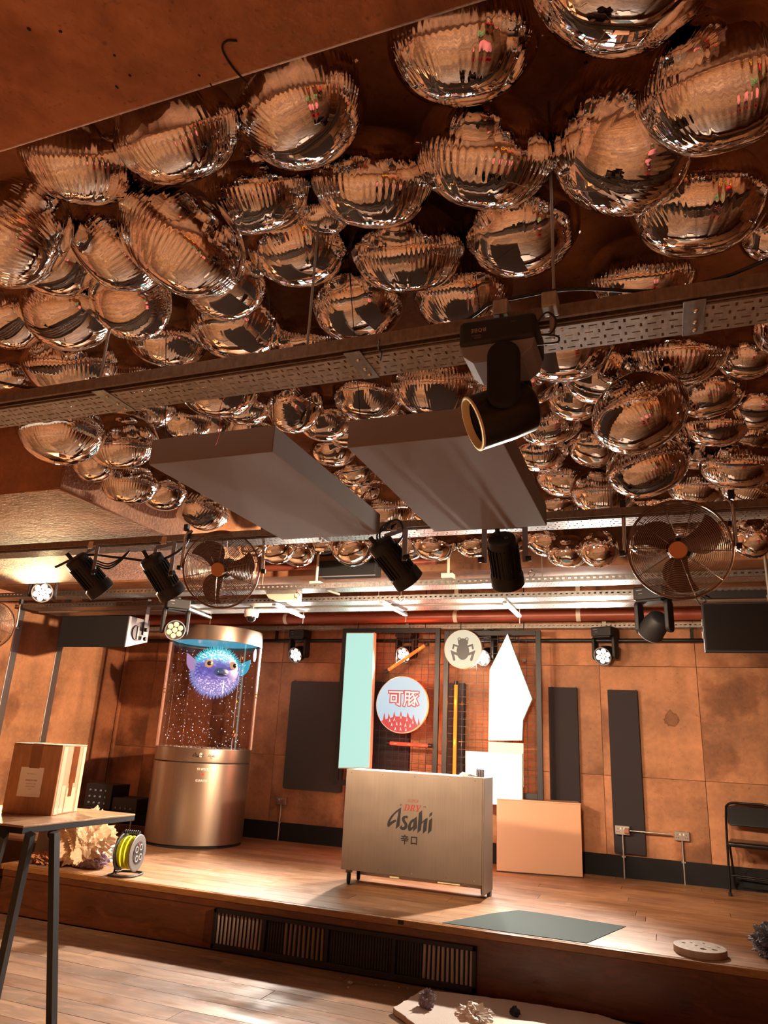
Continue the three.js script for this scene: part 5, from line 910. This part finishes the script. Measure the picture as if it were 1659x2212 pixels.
// ═════════════════════════ VENT IN THE STAGE FRONT ═════════════════════════
{
  const z = SZ - 0.004, A = onZ(466, 1963, z), B = onZ(1030, 2036, z), w = B.x - A.x, h = 0.285, t = thing('vent_grille', 'long black-framed vent with four bays of upright slats in the stage front', 'vent', V((A.x + B.x) / 2, 0.012, z));
  const fw = 0.028, m = M.black; obj('backing', box(w, h, 0.004, 0, h / 2, -0.006), M.blackMatte, t);
  obj('frame', [rbox(w, fw, 0.026, 0.003, 0, h - fw / 2, 0.01), rbox(w, fw * 1.3, 0.026, 0.003, 0, fw * 0.65, 0.01), rbox(fw, h, 0.026, 0.003, -w / 2 + fw / 2, h / 2, 0.01), rbox(fw, h, 0.026, 0.003, w / 2 - fw / 2, h / 2, 0.01)], m, t);
  const cuts = [0, 0.215, 0.465, 0.715, 1].map((k) => -w / 2 + k * w); for (const k of [1, 2, 3]) obj('mullion', rbox(fw * 1.1, h - fw, 0.026, 0.003, cuts[k], h / 2, 0.009), m, t);
  const pale = std({ color: 0x9a8c80, roughness: 0.6 }), mid = std({ color: 0x7a6a5c, roughness: 0.6 }), dark = std({ color: 0x39332f, roughness: 0.5 });
  const sl = (r) => new THREE.CylinderGeometry(r, r, h - fw * 2.4, 8, 1, false, -Math.PI / 2, Math.PI); const wide = [sl(0.0115), sl(0.010)], thin = sl(0.0045);
  const bay = (i, spec) => { const a = cuts[i] + fw * 0.75, b = cuts[i + 1] - fw * 0.75; let x = a; for (const [n, kind, mat] of spec) for (let k = 0; k < n; k++) { const s = obj('slat', kind ? wide[k % 2] : thin, mat, t); const tot = spec.reduce((q, [c, kk]) => q + c * (kk ? 1 : 0.62), 0), st = (b - a) / tot * (kind ? 1 : 0.62); s.position.set(x + st / 2, h / 2 + fw * 0.1, -0.003); s.rotation.z = kind ? rr(-0.02, 0.02) : 0; x += st; } };
  bay(0, [[12, 1, pale]]); bay(1, [[6, 0, dark], [9, 1, mid]]); bay(2, [[22, 0, dark]]); bay(3, [[9, 0, dark], [11, 1, pale]]);
  tag(obj('edge_plate', rbox(0.045, 0.03, 0.004, 0.001, onZ(866, 1992, SZ).x, onZ(866, 1992, SZ).y, SZ + 0.003), M.black), 'small black plate fixed on the stage edge above the vent', 'plate');
}
// ═════════════════════════ POLYSTYRENE SHEETS AND LITTER ═════════════════════════
{
  const P = [[850, 2176], [880, 2158], [912, 2138], [1010, 2148], [1115, 2162], [1200, 2176], [1290, 2190], [1340, 2206], [1420, 2240], [1500, 2300], [1200, 2330], [980, 2262], [900, 2216]].map(([x, y]) => onY(x, y, 0.035)), c = V(-1.1, 0.0, -5.2);
  const ring = []; for (let i = 0; i < P.length; i++) { const a = P[i], b = P[(i + 1) % P.length]; for (let k = 0; k < 8; k++) { const q = a.clone().lerp(b, k / 8); ring.push(new THREE.Vector2(q.x - c.x + rr(-0.006, 0.006), -(q.z - c.z) + rr(-0.006, 0.006))); } }
  const mat = std({ color: 0xd6c8bd, roughness: 0.85, bumpMap: sc(TX_FINE, 0.15), bumpScale: 0.003 });
  const t = tag(obj('polystyrene_sheet', ext(new THREE.Shape(ring), 0.035, 0.003).rotateX(-Math.PI / 2), mat), 'broken white polystyrene sheet lying on the floor before the stage', 'polystyrene sheet'); t.position.copy(c);
  const Q = [[1030, 2196], [1150, 2206], [1330, 2238], [1300, 2330], [1000, 2290]].map(([x, y]) => onY(x, y, 0.06)), s2 = new THREE.Shape(Q.map((q) => new THREE.Vector2(q.x - c.x, -(q.z - c.z))));
  const u = tag(obj('polystyrene_board', ext(s2, 0.025, 0.003).rotateX(-Math.PI / 2), std({ color: 0xe4cfb8, roughness: 0.8 })), 'smaller cream foam board lying on the broken polystyrene sheet', 'foam board'); u.position.set(c.x, 0.035, c.z);
  const at = (x, y, h) => onY(x, y, h);
  crumple('crumpled_paper', 'crumpled grey paper ball on the polystyrene sheet', 'paper', at(922, 2176, 0.036), 0.05, 0.05, 0.045, std({ color: 0x8a7f86, roughness: 0.9 }), 11);
  crumple('black_scrap', 'small crumpled black scrap on the polystyrene sheet', 'scrap', at(1112, 2196, 0.036), 0.03, 0.028, 0.025, M.blackMatte, 12);
  crumple('crumpled_bubble_wrap', 'crumpled white wrapping with black dots on the foam board', 'wrapping', at(1022, 2212, 0.062), 0.1, 0.05, 0.07, std({ color: 0xe2d6ca, roughness: 0.5 }), 13);
  for (const [x, y, s] of [[757, 2126, 0.018], [752, 2134, 0.008], [812, 2128, 0.005], [830, 2130, 0.004], [862, 2134, 0.005], [735, 2112, 0.004], [880, 2136, 0.004], [607, 2115, 0.003]]) { const q = at(x, y, 0); crumple('foam_crumb', 'tiny white foam crumb on the floor beside the polystyrene sheet', 'crumb', q, s, s * 0.6, s, mat, x, 'foam crumbs on the floor'); }
}
// ═════════════════════════ HIGH TABLE WITH THE CARTON ═════════════════════════
{
  const TH = 1.1, A = onY(60, 1785, TH), B = onY(284, 1757, TH), x1 = (A.x + B.x) / 2, z0 = A.z, z1 = B.z, x0 = x1 - 0.95;
  const t = thing('high_table', 'high table with a pale top, dark edge and splayed black steel legs', 'table', V((x0 + x1) / 2, 0, (z0 + z1) / 2));
  const w = x1 - x0, d = z0 - z1;
  obj('tabletop', rbox(w, 0.012, d, 0.003, 0, TH - 0.006, 0), M.veneer, t); obj('edge_band', rbox(w - 0.002, 0.032, d - 0.002, 0.003, 0, TH - 0.028, 0), M.blackMatte, t);
  const L = (top, bot) => { const p = V(top.x, TH - 0.044, top.z).sub(t.position), q = V(bot.x, 0, bot.z).sub(t.position); obj('leg', sqbar(q, p, 0.042, 0.042), M.black, t); };
  L(onY(66, 1800, TH - 0.04), onY(-18, 2190, 0)); L(onY(118, 1796, TH - 0.04), onY(111, 2228, 0)); L(onY(8, 1800, TH - 0.04), onY(-70, 2090, 0)); L(V(x0 + 0.1, 0, z1 + 0.3), V(x0 - 0.1, 0, z1 + 0.2));
  // carton
  const N = onY(110, 1763, TH), Rr = onY(191, 1757, TH), Lf = onY(2, 1756, TH);
  const ax = N.clone().sub(Lf).setY(0), az = N.clone().sub(Rr).setY(0); const bw = ax.length(), bd = Math.max(0.3, az.length() * 1.12), yaw = Math.atan2(-ax.z, ax.x), bh = onZ(137, 1612, N.z).y - TH;
  const ctr = N.clone().addScaledVector(ax.clone().normalize(), -bw / 2).add(V(-Math.sin(yaw), 0, -Math.cos(yaw)).multiplyScalar(bd / 2));
  const b = thing('cardboard_box', 'taped brown cardboard box with a white address label on the high table', 'box', V(ctr.x, TH, ctr.z), yaw);
  obj('carton', rbox(bw, bh, bd, 0.006, 0, bh / 2, 0), M.card, b);
  obj('top_flap', [rbox(bw / 2 - 0.002, 0.006, bd + 0.004, 0.002, -bw / 4, bh + 0.004, 0), rbox(bw / 2 - 0.002, 0.006, bd + 0.004, 0.002, bw / 4, bh + 0.004, 0)], M.card, b);
  const tape = phy({ color: 0x7a4a2c, roughness: 0.18, clearcoat: 0.6 }), clear = phy({ color: 0xc8ac90, roughness: 0.15, clearcoat: 1 });
  obj('brown_tape', [box(0.07, bh * 0.36, 0.0015, 0.0, bh * 0.84, bd / 2 + 0.001), box(0.07, 0.0015, bd, 0.0, bh + 0.008, 0)], tape, b);
  obj('side_tape', [box(0.0015, bh * 0.55, 0.08, bw / 2 + 0.001, bh * 0.72, -bd * 0.08), box(0.0015, bh * 0.3, 0.045, bw / 2 + 0.0016, bh * 0.4, -bd * 0.06)], phy({ color: 0x5e3218, roughness: 0.1, clearcoat: 1 }), b);
  obj('clear_tape', [box(0.0012, bh * 0.4, 0.05, bw / 2 + 0.001, bh * 0.22, bd * 0.2), box(0.0012, bh * 0.35, 0.12, bw / 2 + 0.0009, bh * 0.2, -bd * 0.1), box(0.0012, bh * 0.98, 0.05, bw / 2 + 0.0008, bh * 0.5, bd * 0.36), box(0.0012, bh * 0.98, 0.04, bw / 2 + 0.0008, bh * 0.5, -bd * 0.42)], clear, b);
  const lab = canvasTex(384, 384, (x, W2, H2) => { x.fillStyle = '#d9cbbf'; x.fillRect(0, 0, W2, H2); x.fillStyle = '#4a3c38'; x.font = '20px sans-serif'; x.fillText('From: address of', 110, 92); x.textAlign = 'center'; x.font = 'bold 28px sans-serif'; x.fillText('ASAHI KO ONE', 205, 180); x.font = '21px sans-serif'; x.fillText('AZE BOX W. ITEM', 205, 222); x.fillText('LONDON PARK ST', 205, 258); x.fillText('EC2A', 205, 294); });
  obj('address_label', box(bw * 0.46, bh * 0.42, 0.001, -bw * 0.03, bh * 0.46, bd / 2 + 0.0008), [lab].map((m) => std({ map: m, roughness: 0.7 }))[0], b);
  { const g = b.children[b.children.length - 1].geometry, n = g.attributes.normal, p = g.attributes.position, u = g.attributes.uv; for (let i = 0; i < u.count; i++) if (n.getZ(i) > 0.5) u.setXY(i, (p.getX(i) + bw * 0.03) / (bw * 0.46) + 0.5, (p.getY(i) - bh * 0.46) / (bh * 0.42) + 0.5); }
}
// ═════════════════════════ THE ROOM BEHIND, AS THE BALLOONS MIRROR IT ═════════════════════════
{
  const t = thing('bar_counter', 'dark bar counter in the room behind, mirrored in the balloons', 'bar counter', V(2.9, 0, 0.9));
  obj('body', rbox(0.6, 1.05, 3.2, 0.01, 0, 0.525, 0), M.fascia, t); obj('worktop', rbox(0.72, 0.04, 3.3, 0.006, 0, 1.07, 0), M.blackGloss, t);
  const red = tag(obj('red_drinks_box', rbox(0.3, 0.34, 0.4, 0.006, 0, 0.17, 0), std({ color: 0xb01a1c, roughness: 0.4 })), 'red box standing on the bar counter, mirrored in the balloons', 'box'); red.position.set(2.85, 1.09, 0.0);
  for (const [z, h] of [[0.7, 0.24], [1.2, 0.3], [1.7, 0.2]]) { const y = tag(obj('yellow_box', rbox(0.26, h, 0.3, 0.006, 0, h / 2, 0), std({ color: 0xc98a1c, roughness: 0.5 })), 'yellow box standing on the bar counter, mirrored in the balloons', 'box', 'yellow boxes on the bar'); y.position.set(2.85, 1.09, z); }
}
// unseen things added at the right to give the balloons coloured glints
{
  const g = new THREE.SphereGeometry(1, 32, 20), p = g.attributes.position; for (let i = 0; i < p.count; i++) { const y = p.getY(i), a = Math.atan2(p.getZ(i), p.getX(i)), k = 1 + 0.04 * Math.sin(a * 6) - 0.25 * Math.max(0, y); p.setXYZ(i, p.getX(i) * 0.42 * k, Math.max(-0.8, y) * 0.36 + 0.29, p.getZ(i) * 0.42 * k); } g.computeVertexNormals();
  const b = tag(obj('added_bean_bag', g, std({ color: 0xd07a80, roughness: 0.8 })), 'pink bean bag added right of the camera for pink glints in the balloons', 'bean bag'); b.position.set(1.5, 0, -1.5);
  const c = thing('added_shrub', 'green shrub in a white pot added right of the camera for green glints in the balloons', 'plant', V(1.75, 0, -0.5));
  obj('pot', lathe([[0, 0], [0.14, 0], [0.18, 0.3], [0.165, 0.3], [0.15, 0.26], [0, 0.26]], 24), M.white, c);
  const L = []; for (let k = 0; k < 160; k++) { const a = rnd() * 6.283, r = Math.sqrt(rnd()) * 0.26, y = 0.35 + rnd() * 0.6; L.push(new THREE.ConeGeometry(0.03, 0.16, 4).rotateX(rr(-1.2, 1.2)).rotateY(a).translate(Math.cos(a) * r * (1.1 - y * 0.6), y, Math.sin(a) * r * (1.1 - y * 0.6))); }
  obj('foliage', L, std({ color: 0x6f9a62, roughness: 0.5 }), c).userData.kind = 'stuff';
  const d = thing('added_crate', 'red slatted crate added right of the camera for red glints in the balloons', 'crate', V(1.15, 0, -2.5), 0.3); for (const y of [0.06, 0.18, 0.3]) for (const k of [-1, 1]) { obj('slat', rbox(0.5, 0.09, 0.015, 0.003, 0, y, k * 0.17), std({ color: 0xb3262a, roughness: 0.5 }), d); obj('slat', rbox(0.015, 0.09, 0.33, 0.003, k * 0.24, y, 0), std({ color: 0xb3262a, roughness: 0.5 }), d); } obj('base', rbox(0.48, 0.02, 0.33, 0.003, 0, 0.01, 0), std({ color: 0x8f1d20, roughness: 0.5 }), d);
}
renderer.render(scene, camera);
